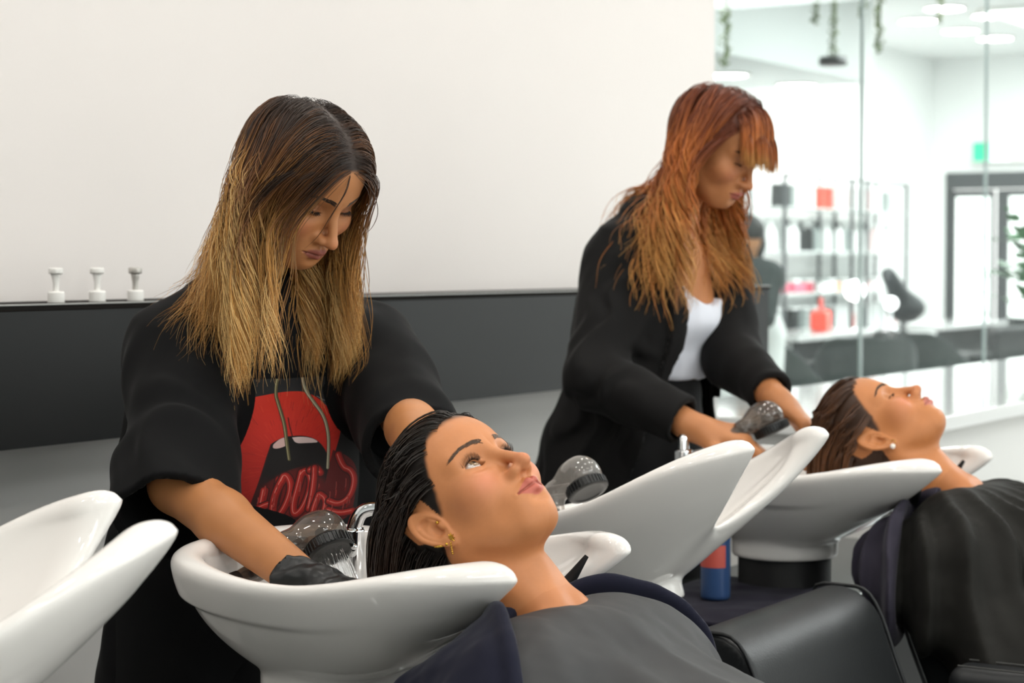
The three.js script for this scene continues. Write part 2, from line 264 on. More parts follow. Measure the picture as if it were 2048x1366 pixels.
// basin frame: y = 0 at the rim, z towards the client, horn tips at z = 0.27
const rimY = (z) => 0.03 * sstep(-0.02, -0.3, z) * 0.6 + 0.035 * sstep(0.0, 0.27, z) - 0.012;
function basinField(x, y, z) {
  const rim = rimY(z), t = clamp((0.0 - y) / 0.168, 0, 1.15), e = Math.pow(t, 1.5);
  // outer wall, narrowing to the foot
  const w = mix(0.252, 0.105, e) * (1 - 0.045 * sstep(0.062, 0.074, rim - y) * sstep(0.2, -0.1, z)), f = mix(0.345, 0.03, Math.pow(t, 1.2)), b = -mix(0.285, 0.185, Math.pow(t, 3)) + 0.012 * sstep(0.062, 0.074, rim - y);
  const c = (f + b) / 2, l = (f - b) / 2, px = Math.abs(x) / w, pz = Math.abs(z - c) / l, pw = z < c ? 2.6 : 2.1;
  const q = Math.pow(Math.pow(px, pw) + Math.pow(pz, pw), 1 / pw);
  let o = (q - 1) * Math.min(w, l) * 0.8;
  o = smax(o, y - rim, 0.026); o = smax(o, -0.178 - y, 0.02);
  // hollow
  const ti = clamp((0.0 - y) / 0.14, 0, 1), ei = Math.pow(ti, 2.4), wi = mix(0.221, 0.06, ei), fi = mix(0.27, 0.0, Math.pow(ti, 1.3)), bi = -mix(0.243, 0.13, ei), ci = (fi + bi) / 2, li = (fi - bi) / 2;
  const qi = Math.pow(Math.pow(Math.abs(x) / wi, 2.3) + Math.pow(Math.abs(z - ci) / li, 2.3), 1 / 2.3);
  let inn = (qi - 1) * Math.min(wi, li) * 0.8; inn = smax(inn, -0.14 - y, 0.04);
  let d = smax(o, -inn, 0.018);
  // notch for the neck, opening towards the client
  const s = clamp((z - 0.02) / 0.32, 0, 1), nr = mix(0.088, 0.135, s), ny = 0.07 - 0.3 * Math.max(0, z - 0.05), n = (Math.sqrt(x * x + (y - ny) ** 2 * 0.85) - nr) * 0.9;
  d = smax(d, -smax(n, 0.02 - z, 0.03), 0.028);
  const ax = 0.455, ay = 0.02, dz = -0.8, dy = -0.6, pr = (z - ax) * dy - (y - ay) * dz, trough = (Math.sqrt(x * x + pr * pr) - 0.085) * 0.95;   // saddle down the front, under the notch
  d = smax(d, -trough, 0.07);
  // plain foot ring
  const ringD = smax(Math.sqrt(x * x + (z + 0.085) ** 2) - 0.105, Math.abs(y + 0.180) - 0.020, 0.008);
  return smin(d, ringD, 0.012);
}
const basinGeo = meshField(basinField, [-0.28, -0.25, -0.32], [0.28, 0.07, 0.34], 0.0058, { eps: 0.003 });
function makeBasin(X, Z, tilt, label, rest = 0, yaw = 0, lift = 0) {
  const t = thing('shampoo_basin', label, 'basin', [X, 0.7, Z - 0.09], yaw, 'white shampoo basins in a row');
  const bowl = part('bowl', basinGeo, porcelain, t); bowl.position.set(0, 0.265, 0.085);
  bowl.rotation.x = -tilt; // tipped about the foot
  if (tilt) { const piv = new V3(0, -0.185, -0.085), q = piv.clone().applyEuler(bowl.rotation); bowl.position.add(piv).sub(q); }
  bowl.position.y += lift;
  part('drain', lathe([[0, 0.004], [0.016, 0.004], [0.022, 0.002], [0.023, 0], [0, 0]], 24), M.chrome, bowl).position.set(0, -0.141, -0.06);
  part('pedestal', lathe([[0, 0.08], [0.088, 0.08], [0.092, 0.075], [0.092, 0.006], [0.1, 0.0], [0, 0.0]], 40), M.black, t);
  if (rest) part('neck_rest', taperTube([[-0.105, -0.004, 0.245], [-0.088, -0.045, 0.220], [-0.045, -0.075, 0.20], [0, -0.084, 0.195], [0.045, -0.075, 0.20], [0.088, -0.045, 0.220], [0.105, -0.004, 0.245]], [0.003, 0.010, 0.014, 0.015, 0.014, 0.010, 0.003], 48, 14, 1), M.black, bowl);
  return t;
}
makeBasin(1.42, 1.10, 0.30, 'white porcelain basin tipped up at the left edge of the photo', 0, 0.95);
makeBasin(2.17, 1.16, 0, 'white basin with dark wet hair and a gloved hand in it', 1);
makeBasin(2.9, 1.2, 0.29, 'empty white porcelain basin tipped up between the two lying clients');
makeBasin(3.644, 1.16, 0, 'white porcelain basin under the farther client with closed eyes', 1);
// ───────────── heads and hands ─────────────
// head frame: origin between the eyes' centres, x to the person's left, y to the crown, z out of the face; metres
function headField(o = {}) {
  const open = o.open ?? 1, nose = o.nose ?? 0, lipF = o.lips ?? 1, jawW = o.jaw ?? 1;
  const EX = 0.0315, EZ = 0.0665, ER = 0.0124;
  return (X, y, z) => {
    const x = Math.abs(X);
    let d = ell(x, y, z, 0, 0.028, -0.012, 0.0745, 0.088, 0.097);                        // skull
    d = smin(d, ell(x, y, z, 0, 0.045, 0.030, 0.063, 0.056, 0.058), 0.03);               // forehead
    d = smin(d, ell(x, y, z, 0, -0.032, 0.026, 0.0575 * jawW, 0.070, 0.056), 0.03);      // mid face
    d = smin(d, cap(x, y, z, 0.0505 * jawW, -0.048, -0.004, 0.0165, 0.019, -0.092, 0.058, 0.0145), 0.028);   // jaw
    d = smin(d, ell(x, y, z, 0, -0.092, 0.066, 0.021, 0.017, 0.0185), 0.018);            // chin
    d = smin(d, cap(x, y, z, 0, -0.072, 0.03, 0.034, 0, -0.05, 0.03, 0.045), 0.03);
    d = smin(d, ell(x, y, z, 0.043, -0.026, 0.054, 0.024, 0.022, 0.026), 0.022);         // cheekbone
    d = smin(d, ell(x, y, z, 0, -0.066, 0.068, 0.032, 0.026, 0.024), 0.018);             // muzzle
    d = smin(d, cap(x, y, z, 0.010, 0.019, 0.080, 0.009, 0.045, 0.019, 0.062, 0.009), 0.016);  // brow
    d = smax(d, -ell(x, y, z, 0.033, 0.001, 0.094, 0.0215, 0.0125, 0.0175), 0.014);      // socket
    d = smin(d, cap(x, y, z, 0, 0.008, 0.0815, 0.0072, 0, -0.033, 0.1025 + nose, 0.0072), 0.010);  // bridge
    d = smin(d, ell(x, y, z, 0, -0.0385, 0.1045 + nose, 0.0088, 0.0082, 0.0095), 0.006);  // tip
    d = smin(d, ell(x, y, z, 0.0115, -0.0410, 0.0930, 0.0070, 0.0070, 0.0105), 0.011);     // wing
    d = smin(d, cap(x, y, z, 0, -0.044, 0.099 + nose, 0.004, 0, -0.048, 0.089, 0.0045), 0.005);
    d = smax(d, -ell(x, y, z, 0.0058, -0.0515, 0.0965 + nose * 0.5, 0.0029, 0.0052, 0.0062), 0.002);    // nostril
    // lips
    const up = smin(cap(x, y, z, 0.0045, -0.0612, 0.0945, 0.0050, 0.0235, -0.0662, 0.0805, 0.0024), cap(x, y, z, 0, -0.0622, 0.0945, 0.0048, 0.0045, -0.0612, 0.0945, 0.0050), 0.004);
    const lo = cap(x, y, z, 0, -0.0720, 0.0925, 0.0054, 0.0222, -0.0676, 0.0805, 0.0025);
    d = smin(d, up * 1.0 - 0.0004 * lipF, 0.0055); d = smin(d, lo - 0.0004 * lipF, 0.0055);
    d = smax(d, -cap(x, y, z, 0, -0.0670, 0.1000, 0.0011, 0.0245, -0.0672, 0.0850, 0.0010), 0.0025);  // line between the lips
    d = smax(d, -ell(x, y, z, 0, -0.0835, 0.0935, 0.015, 0.0045, 0.0055), 0.008);           // dip over the chin
    d = smax(d, -cap(x, y, z, 0, -0.050, 0.0985, 0.0022, 0, -0.058, 0.1010, 0.0025), 0.005);  // philtrum
    // lids
    const ex = x - EX, ey = y, ez = z - EZ, er = Math.sqrt(ex * ex + ey * ey + ez * ez);
    d = smin(d, er - ER - 0.0016, 0.0045);
    const q = 1 - (ex / 0.0150) ** 2, tiltE = ex * 0.10;
    const yu = 0.0062 * open * q + tiltE + (o.lid ?? 0), yl = -0.0046 * Math.max(open, 0.12) * q + tiltE + (o.lid ?? 0);
    if (ez > 0 && er < 0.03) {
      const slit = Math.max(ey - yu, yl - ey, -q * 0.008);
      d = smax(d, -Math.max(slit, ER - 0.0018 - er), 0.0012);
      const fold = Math.abs(ey - (yu + 0.0042 + 0.0015 * q * open)) ;                       // crease above the upper lid
      if (q > 0) d += 0.0007 * Math.exp(-((fold / 0.0011) ** 2)) * sstep(0, 0.25, q);
    }
    // ear
    if (x > 0.05 && y > -0.07 && y < 0.04 && z < 0.05 && z > -0.06 && !o.noEars) d = smin(d, earField(x, y, z), 0.004);
    return d;
  };
}
function earField(x, y, z) {
  // ear frame: u backwards, v up, w outwards; the back edge stands off the skull
  const cx = x - 0.0725, cy = y + 0.016, cz = z + 0.010, c = 0.90, s = 0.436;
  const u0 = -cz * c + cx * s, w = cx * c + cz * s, v = cy, u = u0 - cy * 0.22;
  const taper = v < 0 ? 1 + v * 9.5 : 1, er = Math.sqrt((u / (0.0178 * Math.max(taper, 0.42))) ** 2 + (v / 0.0315) ** 2);
  let d = smax((er - 1) * 0.014, Math.abs(w - 0.0025) - 0.0021, 0.002);
  const gate = 1 - sstep(-0.004, -0.012, u) * sstep(0.018, 0.004, v), low = sstep(-0.026, -0.014, v);
  const rim = Math.hypot((er - 0.93) * 0.0155, w - 0.0052) - 0.0012 - 0.0019 * gate * low;
  d = smin(d, rim, 0.0025);
  const ea = Math.sqrt(((u + 0.0005) / 0.0108) ** 2 + ((v - 0.0015) / 0.0205) ** 2), g2 = sstep(-0.006, 0.0, u + 0.4 * Math.max(v, 0)), anti = Math.hypot((ea - 1) * 0.012, w - 0.0042) - 0.0008 - 0.0018 * g2;
  d = smin(d, anti, 0.003);
  d = smin(d, ell(u, v, w, -0.004, -0.002, -0.009, 0.014, 0.020, 0.0115), 0.004);        // root on the skull
  d = smax(d, -ell(u, v, w, -0.0035, -0.0045, 0.0085, 0.0075, 0.0115, 0.0088), 0.004);   // bowl
  d = smax(d, -ell(u, v, w, -0.0010, 0.0150, 0.0075, 0.0075, 0.0040, 0.0045), 0.003);    // hollow under the upper rim
  d = smin(d, ell(u, v, w, -0.0118, -0.005, 0.0030, 0.0042, 0.0062, 0.0042), 0.003);     // tragus
  d = smin(d, ell(u, v, w, -0.0042, -0.0255, 0.0020, 0.0085, 0.0090, 0.0036), 0.005);    // lobe
  return d;
}
const skinTone = { base: lin('#c98d63'), blush: lin('#c97a5c'), lip: lin('#b06052'), lid: lin('#b07a55') };
// skin colour of a point of the head (true pigment: lips, blush, make-up)
function headColor(o = {}) {
  const T = { ...skinTone, ...o.tone };
  return (X, y, z) => {
    const x = Math.abs(X), n = 0.5 + 0.5 * noise(X * 60, y * 60, z * 60), fine = noise(X * 260, y * 260, z * 260);
    let c = lerp3(T.base, T.base.map((v) => v * 0.9), n * 0.6);
    const b = Math.exp(-(((x - 0.045) / 0.02) ** 2 + ((y + 0.03) / 0.017) ** 2)) * sstep(0.02, 0.05, z); c = lerp3(c, T.blush, b * 0.6);
    c = lerp3(c, T.blush, Math.exp(-((x / 0.012) ** 2 + ((y + 0.038) / 0.012) ** 2)) * sstep(0.085, 0.1, z) * 0.4);
    // lips: outline in the face plane
    if (z > 0.07 && y < -0.05 && y > -0.09) {
      const k = clamp(x / 0.0245, 0, 1), topY = -0.0555 - 0.0012 * Math.exp(-((x / 0.0035) ** 2)) - 0.0110 * k ** 1.8, botY = -0.0788 + 0.0113 * k ** 1.9;
      const inside = Math.min(topY - y, y - botY), m = sstep(-0.0006, 0.0009, inside) * (1 - sstep(0.0235, 0.0255, x));
      c = lerp3(c, lerp3(T.lip, T.lip.map((v) => v * 0.75), sstep(0.0022, 0, Math.abs(y + 0.0668))), m * 0.95);
    }
    // lids
    const e = ((x - 0.0325) / 0.0185) ** 2 + ((y - 0.004) / 0.010) ** 2; c = lerp3(c, T.lid, Math.exp(-e * 1.2) * (z > 0.05 ? (o.shadow ?? 0.45) : 0));
    return c.map((v) => v * (1 + 0.03 * fine));
  };
}
const skinMat = new THREE.MeshPhysicalMaterial({ color: 0xffffff, vertexColors: true, roughness: 0.46, sheen: 0.25, sheenRoughness: 0.5, sheenColor: new THREE.Color('#ffb893'), ior: 1.4 });
const hairMat = new THREE.MeshPhysicalMaterial({ color: 0xffffff, vertexColors: true, roughness: 0.42, specularIntensity: 0.7 });
const wetHairMat = new THREE.MeshPhysicalMaterial({ color: 0xffffff, vertexColors: true, roughness: 0.26, specularIntensity: 1 });
const eyeMat = new THREE.MeshPhysicalMaterial({ color: 0xffffff, vertexColors: true, roughness: 0.12, clearcoat: 1, clearcoatRoughness: 0.02 });
function eyeGeo(look = [0, 0, 1], iris = '#6b5136') {
  const g = new THREE.SphereGeometry(0.0124, 64, 48), p = g.attributes.position, C = new Float32Array(p.count * 3), L = norm(look), ir = lin(iris), wh = lin('#c9bfb8');
  for (let i = 0; i < p.count; i++) { const v = norm([p.getX(i), p.getY(i), p.getZ(i)]), a = Math.acos(clamp(dot3(v, L), -1, 1)); const st = 0.8 + 0.4 * noise(v[0] * 30, v[1] * 30, v[2] * 8); const c = a < 0.22 ? [0.004, 0.004, 0.004] : a < 0.5 ? ir.map((k) => k * st) : a < 0.55 ? ir.map((k) => k * 0.3) : wh; C.set(c, i * 3); }
  g.setAttribute('color', new THREE.BufferAttribute(C, 3)); return g;
}
// eyelashes and eyebrows of a head, in world coordinates
function lashStrands(fr, o = {}) {
  const S = [], open = o.open ?? 1, col = o.col || [0.012, 0.008, 0.006];
  for (const s of [o.side]) for (let i = 0; i < 46; i++) {
    const ex = mix(-0.0125, 0.0145, i / 45) + rr(-0.0003, 0.0003), q = 1 - (ex / 0.0150) ** 2, y = 0.0062 * open * q + ex * 0.1 + (o.lid ?? 0), zz = 0.0665 + Math.sqrt(Math.max(0.014 ** 2 - ex * ex - y * y, 1e-6));
    const len = (o.len ?? 0.0085) * (0.75 + 0.4 * i / 45) * rr(0.85, 1.1), dn = o.down ?? 0, out = ex / 0.0145 * 0.45, P = [];
    for (let k = 0; k <= 5; k++) { const t = k / 5; P.push(fr.from(s * (0.0315 + ex + out * len * t), y + len * (dn ? -0.55 * t + 0.25 * t * t : 0.15 * t + 0.55 * t * t), zz + len * (0.95 * t - 0.25 * t * t))); }
    S.push({ p: P, w: 0.0007, c: () => col, shape: (t) => 1 - 0.85 * t });
  }
  return S;
}
function browStrands(fr, f, o = {}) {
  const S = [], col = o.col || [0.03, 0.017, 0.011];
  for (const s of [o.side]) for (let i = 0; i < 240; i++) {
    const t = rnd(), x = mix(0.011, 0.0525, t), arch = 0.0195 + 0.0085 * Math.sin(Math.min(t * 1.25, 1.45) * 1.7) - 0.006 * t * t, half = mix(0.0036, 0.0010, t), y = arch + rr(-half, half);
    let z = 0.12; for (let k = 0; k < 40; k++) { const d = f(s * x, y, z); z -= Math.max(d * 0.8, 0.00005); if (d < 0.0002) break; }
    const len = rr(0.005, 0.008), ang = mix(0.55, 0.0, sstep(0, 0.45, t)) + rr(-0.15, 0.15), P = [];
    for (let k = 0; k <= 3; k++) { const u = k / 3 * len; let px = x + Math.cos(ang) * u, py = y + Math.sin(ang) * u * 0.8, pz = z; for (let m = 0; m < 3; m++) pz -= f(s * px, py, pz) * 0.9; P.push(fr.from(s * px, py, pz + 0.0003)); }
    S.push({ p: P, w: 0.00065, c: () => col, shape: (q) => 1 - 0.7 * q });
  }
  return S;
}
// hand: wrist at o, y towards the fingers, z out of the back of the hand; side +1 puts the thumb on +x. curl: five values from 0 (flat) to 1 (closed), thumb first
function handCapsules(fr, side, curl = [0.3, 0.35, 0.38, 0.42, 0.45], spread = 1, scale = 1) {
  const L = [], A = (x, y, z) => fr.from(x * side * scale, y * scale, z * scale);
  L.push([A(0, -0.02, 0), 0.025 * scale, A(0.004, 0.02, 0.001), 0.024 * scale]);
  const bx = [0.027, 0.009, -0.009, -0.026], by = [0.088, 0.093, 0.089, 0.080], len = [[0.041, 0.025, 0.019], [0.045, 0.029, 0.020], [0.042, 0.027, 0.019], [0.033, 0.021, 0.017]], rad = [0.0088, 0.0090, 0.0085, 0.0076];
  for (let i = 0; i < 4; i++) {
    L.push([A(bx[i] * 0.55, 0.012, 0), 0.0150 * scale, A(bx[i], by[i], 0.004), 0.0105 * scale]);
    let p = [bx[i], by[i], 0.004], a = 0; const sp = bx[i] * 2.2 * spread;
    for (let k = 0; k < 3; k++) { a += curl[i + 1] * [1.25, 1.5, 1.0][k]; const l = len[i][k], q = [p[0] + Math.sin(sp) * l * Math.cos(a), p[1] + Math.cos(a) * l * Math.cos(sp), p[2] - Math.sin(a) * l]; L.push([A(...p), (rad[i] - k * 0.0008) * scale, A(...q), (rad[i] - (k + 1) * 0.0009) * scale]); p = q; }
  }
  const c0 = curl[0]; let p = [0.024, 0.022, -0.006]; const th = [[0.82, 0.70, -0.25], [0.55, 0.85, -0.3 - 0.8 * c0], [0.35 - 0.5 * c0, 0.9, -0.3 - 0.9 * c0]], tl = [0.040, 0.033, 0.026], tr = [0.0155, 0.0108, 0.0098, 0.0080];
  for (let k = 0; k < 3; k++) { const v = norm(th[k]), q = add3(p, v, tl[k]); L.push([A(...p), tr[k] * scale, A(...q), tr[k + 1] * scale]); p = q; }
  return L;
}
// ───────────── people: shared builders ─────────────
function person(label, base) { const t = thing('person', label, 'person', base); return t; }
function wpart(name, geo, m, root, label) { geo.translate(-root.position.x, -root.position.y, -root.position.z); return part(name, geo, m, root, label); }   // geometry given in world coordinates
// head (fine cells) and the rest of the skin (coarser) of one smooth field, as one mesh
function skinGeo(fr, hf, hc, limbs, lo, hi, { k = 0.02, headCell = 0.0022, cell = 0.007, tone = skinTone.base, scalp, scalpColor } = {}) {
  const f = (x, y, z) => { const b = limbs(x, y, z), q = fr.to(x, y, z), r = Math.hypot(q[0], q[1] - 0.01, q[2]); return r > 0.22 ? Math.min(b, r - 0.14) : smin(hf(q[0], q[1], q[2]), b, k); };
  const color = (x, y, z) => { const q = fr.to(x, y, z); if (scalp) { const m = scalp(q[0], q[1], q[2]); if (m > 0) return lerp3(hc(...q), scalpColor, m); } const far = Math.hypot(q[0], q[1], q[2]) > 0.16; const n = 0.95 + 0.08 * noise(x * 40, y * 40, z * 40); return far ? tone.map((v) => v * n) : hc(q[0], q[1], q[2]); };
  const R = 0.148, c = fr.from(0, 0.0, -0.008), l2 = c.map((v) => v - R), h2 = c.map((v) => v + R);
  const head = meshField(f, l2, h2, headCell, { color });
  const inset = cell * 1.2, rest = meshField(f, lo, hi, cell, { color, keep: (x, y, z) => !(x > l2[0] + inset && x < h2[0] - inset && y > l2[1] + inset && y < h2[1] - inset && z > l2[2] + inset && z < h2[2] - inset) });
  return { geo: joinIndexed([head, rest]), field: f };
}
function face(root, fr, hf, o = {}) {
  const es = o.eyes ?? true;
  for (const s of [-1, 1]) { if (!es) break; const g = eyeGeo(o.look || [0, 0, 1], o.iris); const m = new THREE.Matrix4().makeBasis(new V3(...fr.R), new V3(...fr.U), new V3(...fr.F)); g.applyMatrix4(m); const p = fr.from(s * 0.0315, 0, 0.0665); g.translate(...p); wpart('eye', g, eyeMat, root); }
  for (const side of [-1, 1]) { wpart('eyelashes', strandMesh(lashStrands(fr, { ...o.lash, side }), 3, 1), hairMat, root); wpart('eyebrow', strandMesh(browStrands(fr, hf, { ...o.brow, side }), 3, 0.6), hairMat, root); }
}
// one lock: walks from the scalp under gravity and slides over whatever it meets
function growLock({ p, d, n, ds, field, off, grav, stiff = 1, hug, steer, bias, floor = -1 }) {
  const P = [p]; let q = p, v = norm(d);
  for (let i = 1; i < n; i++) {
    const g = grav * Math.min(1, 0.25 + i / (n * 0.2) * stiff);
    v = bias ? norm([v[0] + bias[0] * g, v[1] - g, v[2] + bias[2] * g]) : norm([v[0], v[1] - g, v[2]]);
    if (steer) { const sd = steer(q); if (sd) v = norm(add3(v, sd, 0.5)); }
    let r = add3(q, v, ds); const f = field(...r);
    if (f < off) { const gr = grad(field, r[0], r[1], r[2], 0.002), l = Math.max(Math.hypot(...gr), 0.3), nn = gr.map((a) => a / l); r = add3(r, nn, Math.min((off - f) / l, 0.02)); v = norm(sub3(r, q)); }
    else if (hug && f > off + 0.0005 && f < 0.06 && hug(r)) { const gr = grad(field, r[0], r[1], r[2], 0.002), l = Math.max(Math.hypot(...gr), 0.3); if (gr[1] / l > (hug.y ?? -0.1)) r = add3(r, gr.map((a) => a / l), -Math.min(f - off, 0.01)); v = norm(sub3(r, q)); }
    P.push(r); q = r; if (r[1] < floor) break;
  }
  for (let k = 0; k < 3; k++) { let a = P[0]; for (let i = 1; i < P.length - 1; i++) { const b = P[i], c = P[i + 1]; P[i] = [0.25 * a[0] + 0.5 * b[0] + 0.25 * c[0], 0.25 * a[1] + 0.5 * b[1] + 0.25 * c[1], 0.25 * a[2] + 0.5 * b[2] + 0.25 * c[2]]; a = b; } }
  return P;
}
// field that hair slides over: head with smoothed ears, neck and clothes
function hairField(fr, hfSmooth, others) { return (x, y, z) => { const q = fr.to(x, y, z), ax = Math.abs(q[0]); let d = hfSmooth(q[0], q[1], q[2]); d = smin(d, ell(ax, q[1], q[2], 0.072, -0.016, -0.012, 0.018, 0.036, 0.024), 0.02); return smin(d, others(x, y, z), 0.01); }; }
// torso of stacked ovals: rows [y, half width, front, back], y along the frame's up axis
function torsoField(fr, rows, pw = 2.4) {
  const ys = rows.map((r) => r[0]);
  return (x, y, z) => {
    const q = fr.to(x, y, z), v = q[1]; let i = 0; while (i < rows.length - 2 && v > ys[i + 1]) i++;
    const a = rows[i], b = rows[i + 1], t0 = clamp((v - a[0]) / (b[0] - a[0]), 0, 1), t = t0 * t0 * (3 - 2 * t0);
    const w = mix(a[1], b[1], t), fz = mix(a[2], b[2], t), bz = mix(a[3], b[3], t), zc = (fz - bz) / 2, l = (fz + bz) / 2;
    const qq = (Math.pow(Math.abs(q[0]) / w, pw) + Math.pow(Math.abs(q[2] - zc) / l, pw)) ** (1 / pw);
    return smax((qq - 1) * Math.min(w, l) * 0.9, Math.max(ys[0] - v, v - ys[ys.length - 1]), 0.02);
  };
}
const fromUp = (o, up, fwd) => { const U = norm(up), R = norm(cross(U, fwd)); return frame(o, R, U, cross(R, U)); };
const fabricBump = noiseTex(128, (u, v) => 0.5 + 0.25 * Math.sin(u * 2 * Math.PI * 32) * Math.sin(v * 2 * Math.PI * 32) + 0.2 * noise(u * 60, v * 60, 2));
const cloth = (hex, rough = 0.9, sheen = 0.3) => new THREE.MeshPhysicalMaterial({ color: new THREE.Color(hex), roughness: rough, sheen, sheenRoughness: 0.6, sheenColor: new THREE.Color(hex).lerp(new THREE.Color('#ffffff'), 0.25), specularIntensity: 0.4 });
const skull = (o) => (x, y, z) => { const a = Math.abs(x); return sstep(0, 0.006, o(a, y, z)); };   // soft edge of a scalp mask
// ───────────── the two clients lying back ─────────────
const hairLine = (a, y, z) => z > 0.0 ? y - mix(-0.016, 0.069, sstep(0.008, 0.078, z)) : Math.max(y - mix(-0.085, -0.016, sstep(-0.045, 0.0, z)), z < -0.03 ? y + 0.085 : -1);
function clientBody(nb, headFr, hf) {         // nb: base of the neck; torso runs from there towards +z
  const [X, Y, Z] = nb, a = headFr.from(0, -0.055, -0.028), L = [];
  L.push([a, 0.051, [X, Y, Z], 0.054]);
  L.push([headFr.from(0, -0.095, -0.005), 0.030, [X - 0.005, Y + 0.028, Z + 0.006], 0.028]);   // throat
  for (const s of [-1, 1]) {
    L.push([headFr.from(s * 0.052, -0.055, -0.022), 0.012, [X + s * 0.018, Y + 0.040, Z + 0.025], 0.010]);  // neck muscle
    L.push([[X + s * 0.03, Y + 0.032, Z + 0.035], 0.011, [X + s * 0.14, Y - 0.005, Z + 0.055], 0.012]);     // collar bone
    L.push([[X, Y - 0.025, Z + 0.02], 0.052, [X + s * 0.15, Y - 0.075, Z + 0.055], 0.042]);
    L.push([[X + s * 0.165, Y - 0.085, Z + 0.07], 0.042, [X + s * 0.21, Y - 0.22, Z + 0.22], 0.036]);
    L.push([[X + s * 0.21, Y - 0.22, Z + 0.22], 0.036, [X + s * 0.10, Y - 0.20, Z + 0.44], 0.026]);
    L.push([[X + s * 0.085, Y - 0.40, Z + 0.52], 0.075, [X + s * 0.10, Y - 0.37, Z + 0.95], 0.055]);
    L.push([[X + s * 0.10, Y - 0.37, Z + 0.95], 0.052, [X + s * 0.10, Y - 0.75, Z + 1.10], 0.035]);
  }
  L.push([[X, Y - 0.07, Z + 0.07], 0.085, [X, Y - 0.20, Z + 0.30], 0.095]);
  L.push([[X, Y - 0.20, Z + 0.30], 0.095, [X, Y - 0.38, Z + 0.50], 0.11]);
  return blob(L, 0.03);
}
// cape that lies over the body; bosom and knees lift it, the sides hang down
function capeField(nb, o = {}) {
  const [X, Y, Z] = nb, L = [], up = o.up || 0;
  L.push([[X - 0.10, Y - 0.045, Z + 0.075], 0.075, [X + 0.10, Y - 0.045, Z + 0.075], 0.075]);
  L.push([[X - 0.17, Y - 0.085, Z + 0.075], 0.068, [X + 0.17 * (o.far ?? 1), Y - 0.085, Z + 0.075], 0.068]);
  L.push([[X - 0.10, Y - 0.032, Z + 0.030], 0.052, [X + 0.10, Y - 0.032, Z + 0.030], 0.052]);
  for (const s of [-1, o.far ?? 1]) {
    L.push([[X + s * 0.075, Y - 0.09 + up, Z + 0.20], 0.085, [X + s * 0.07, Y - 0.12 + up, Z + 0.28], 0.085]);
    L.push([[X + s * 0.185, Y - 0.09, Z + 0.08], 0.070, [X + s * 0.235, Y - 0.27, Z + 0.20], 0.070]);
    L.push([[X + s * 0.225, Y - 0.25, Z + 0.20], 0.070, [X + s * 0.14, Y - 0.22, Z + 0.46], 0.075]);
    L.push([[X + s * 0.12, Y - 0.105, Z - 0.055], 0.066, [X + s * 0.19, Y - 0.19, Z + 0.06], 0.068]);
    L.push([[X + s * 0.20, Y - 0.30, Z + 0.22], 0.060, [X + s * 0.25, Y - 0.36, Z + 0.42], 0.060]);
    L.push([[X + s * 0.10, Y - 0.36, Z + 0.52], 0.10, [X + s * 0.11, Y - 0.33, Z + 0.98], 0.085]);
  }
  L.push([[X, Y - 0.10, Z + 0.10], 0.10, [X, Y - 0.22, Z + 0.32], 0.13]);
  L.push([[X, Y - 0.22, Z + 0.32], 0.13, [X, Y - 0.36, Z + 0.56], 0.14]);
  const f = blob(L, 0.075), A = o.fold || 0.004, N = o.n || 9, ph = o.phase || 0;
  return (x, y, z) => {
    const d = f(x, y, z); if (d > 0.08 || d < -0.08) return d;
    const dx = x - X, dz = z - Z + 0.03, an = Math.atan2(dx, dz * 0.9 + 0.03), r = Math.hypot(dx, dz);
    const warp = noise(x * 5 + ph, y * 5, z * 5) * 1.6;
    const pleat = Math.pow(0.5 + 0.5 * Math.sin(an * N + warp * 1.3 + ph), 2) - 0.35;
    return d - A * pleat * sstep(0.09, 0.26, r) - (o.rumple || 0.004) * noise(x * 14 + ph, y * 14, z * 9) - 0.0012 * noise(x * 45, y * 45, z * 30);
  };
}
// towel round the shoulders, open in a V over the chest
function towelField(cape, nb, o = {}) {
  const [X, Y, Z] = nb, len = o.len ?? 0.30, thick = 0.011;
  return (x, y, z) => {
    const d = cape(x, y, z), dx = x - X, dz = z - Z, r = Math.hypot(dx, (z - Z + 0.0) * 1.0);
    let shell = Math.abs(d - thick * 0.7) - thick - 0.0016 * noise(x * 22, y * 22, z * 22);
    const vee = (dz - ((o.e0 ?? -0.085) + (o.e1 ?? 0.85) * Math.abs(dx))) * 0.75;   // in front of the towel's edge: positive
    shell = smax(shell, vee, 0.008);
    shell = smax(shell, dz - len - 0.03 * noise(x * 6, 2, 1), 0.01);
    const roll = Math.hypot(vee + 0.006, d - 0.016) - 0.0105;                         // thick stitched edge
    shell = smin(shell, smax(roll, dz - len, 0.01), 0.006);
    const ring = Math.hypot(r - 0.062, y - (Y + 0.028) - 0.25 * dz) - 0.016; // stand-up collar round the back of the neck
    return smin(shell, smax(ring, dz - 0.0, 0.01), 0.02);
  };
}
const capeGrey = new THREE.MeshPhysicalMaterial({ color: new THREE.Color('#353536'), roughness: 0.65, specularIntensity: 0.7, sheen: 0.15, sheenRoughness: 0.4, sheenColor: new THREE.Color('#8c8c90') });
const capeOlive = new THREE.MeshPhysicalMaterial({ color: new THREE.Color('#1b1a17'), roughness: 0.8, specularIntensity: 0.5, sheen: 0.15, sheenRoughness: 0.4, sheenColor: new THREE.Color('#6e6c64') });
const towelNavy = cloth('#191a28', 0.95, 0.6), towelPlum = cloth('#37343f', 0.95, 0.6);
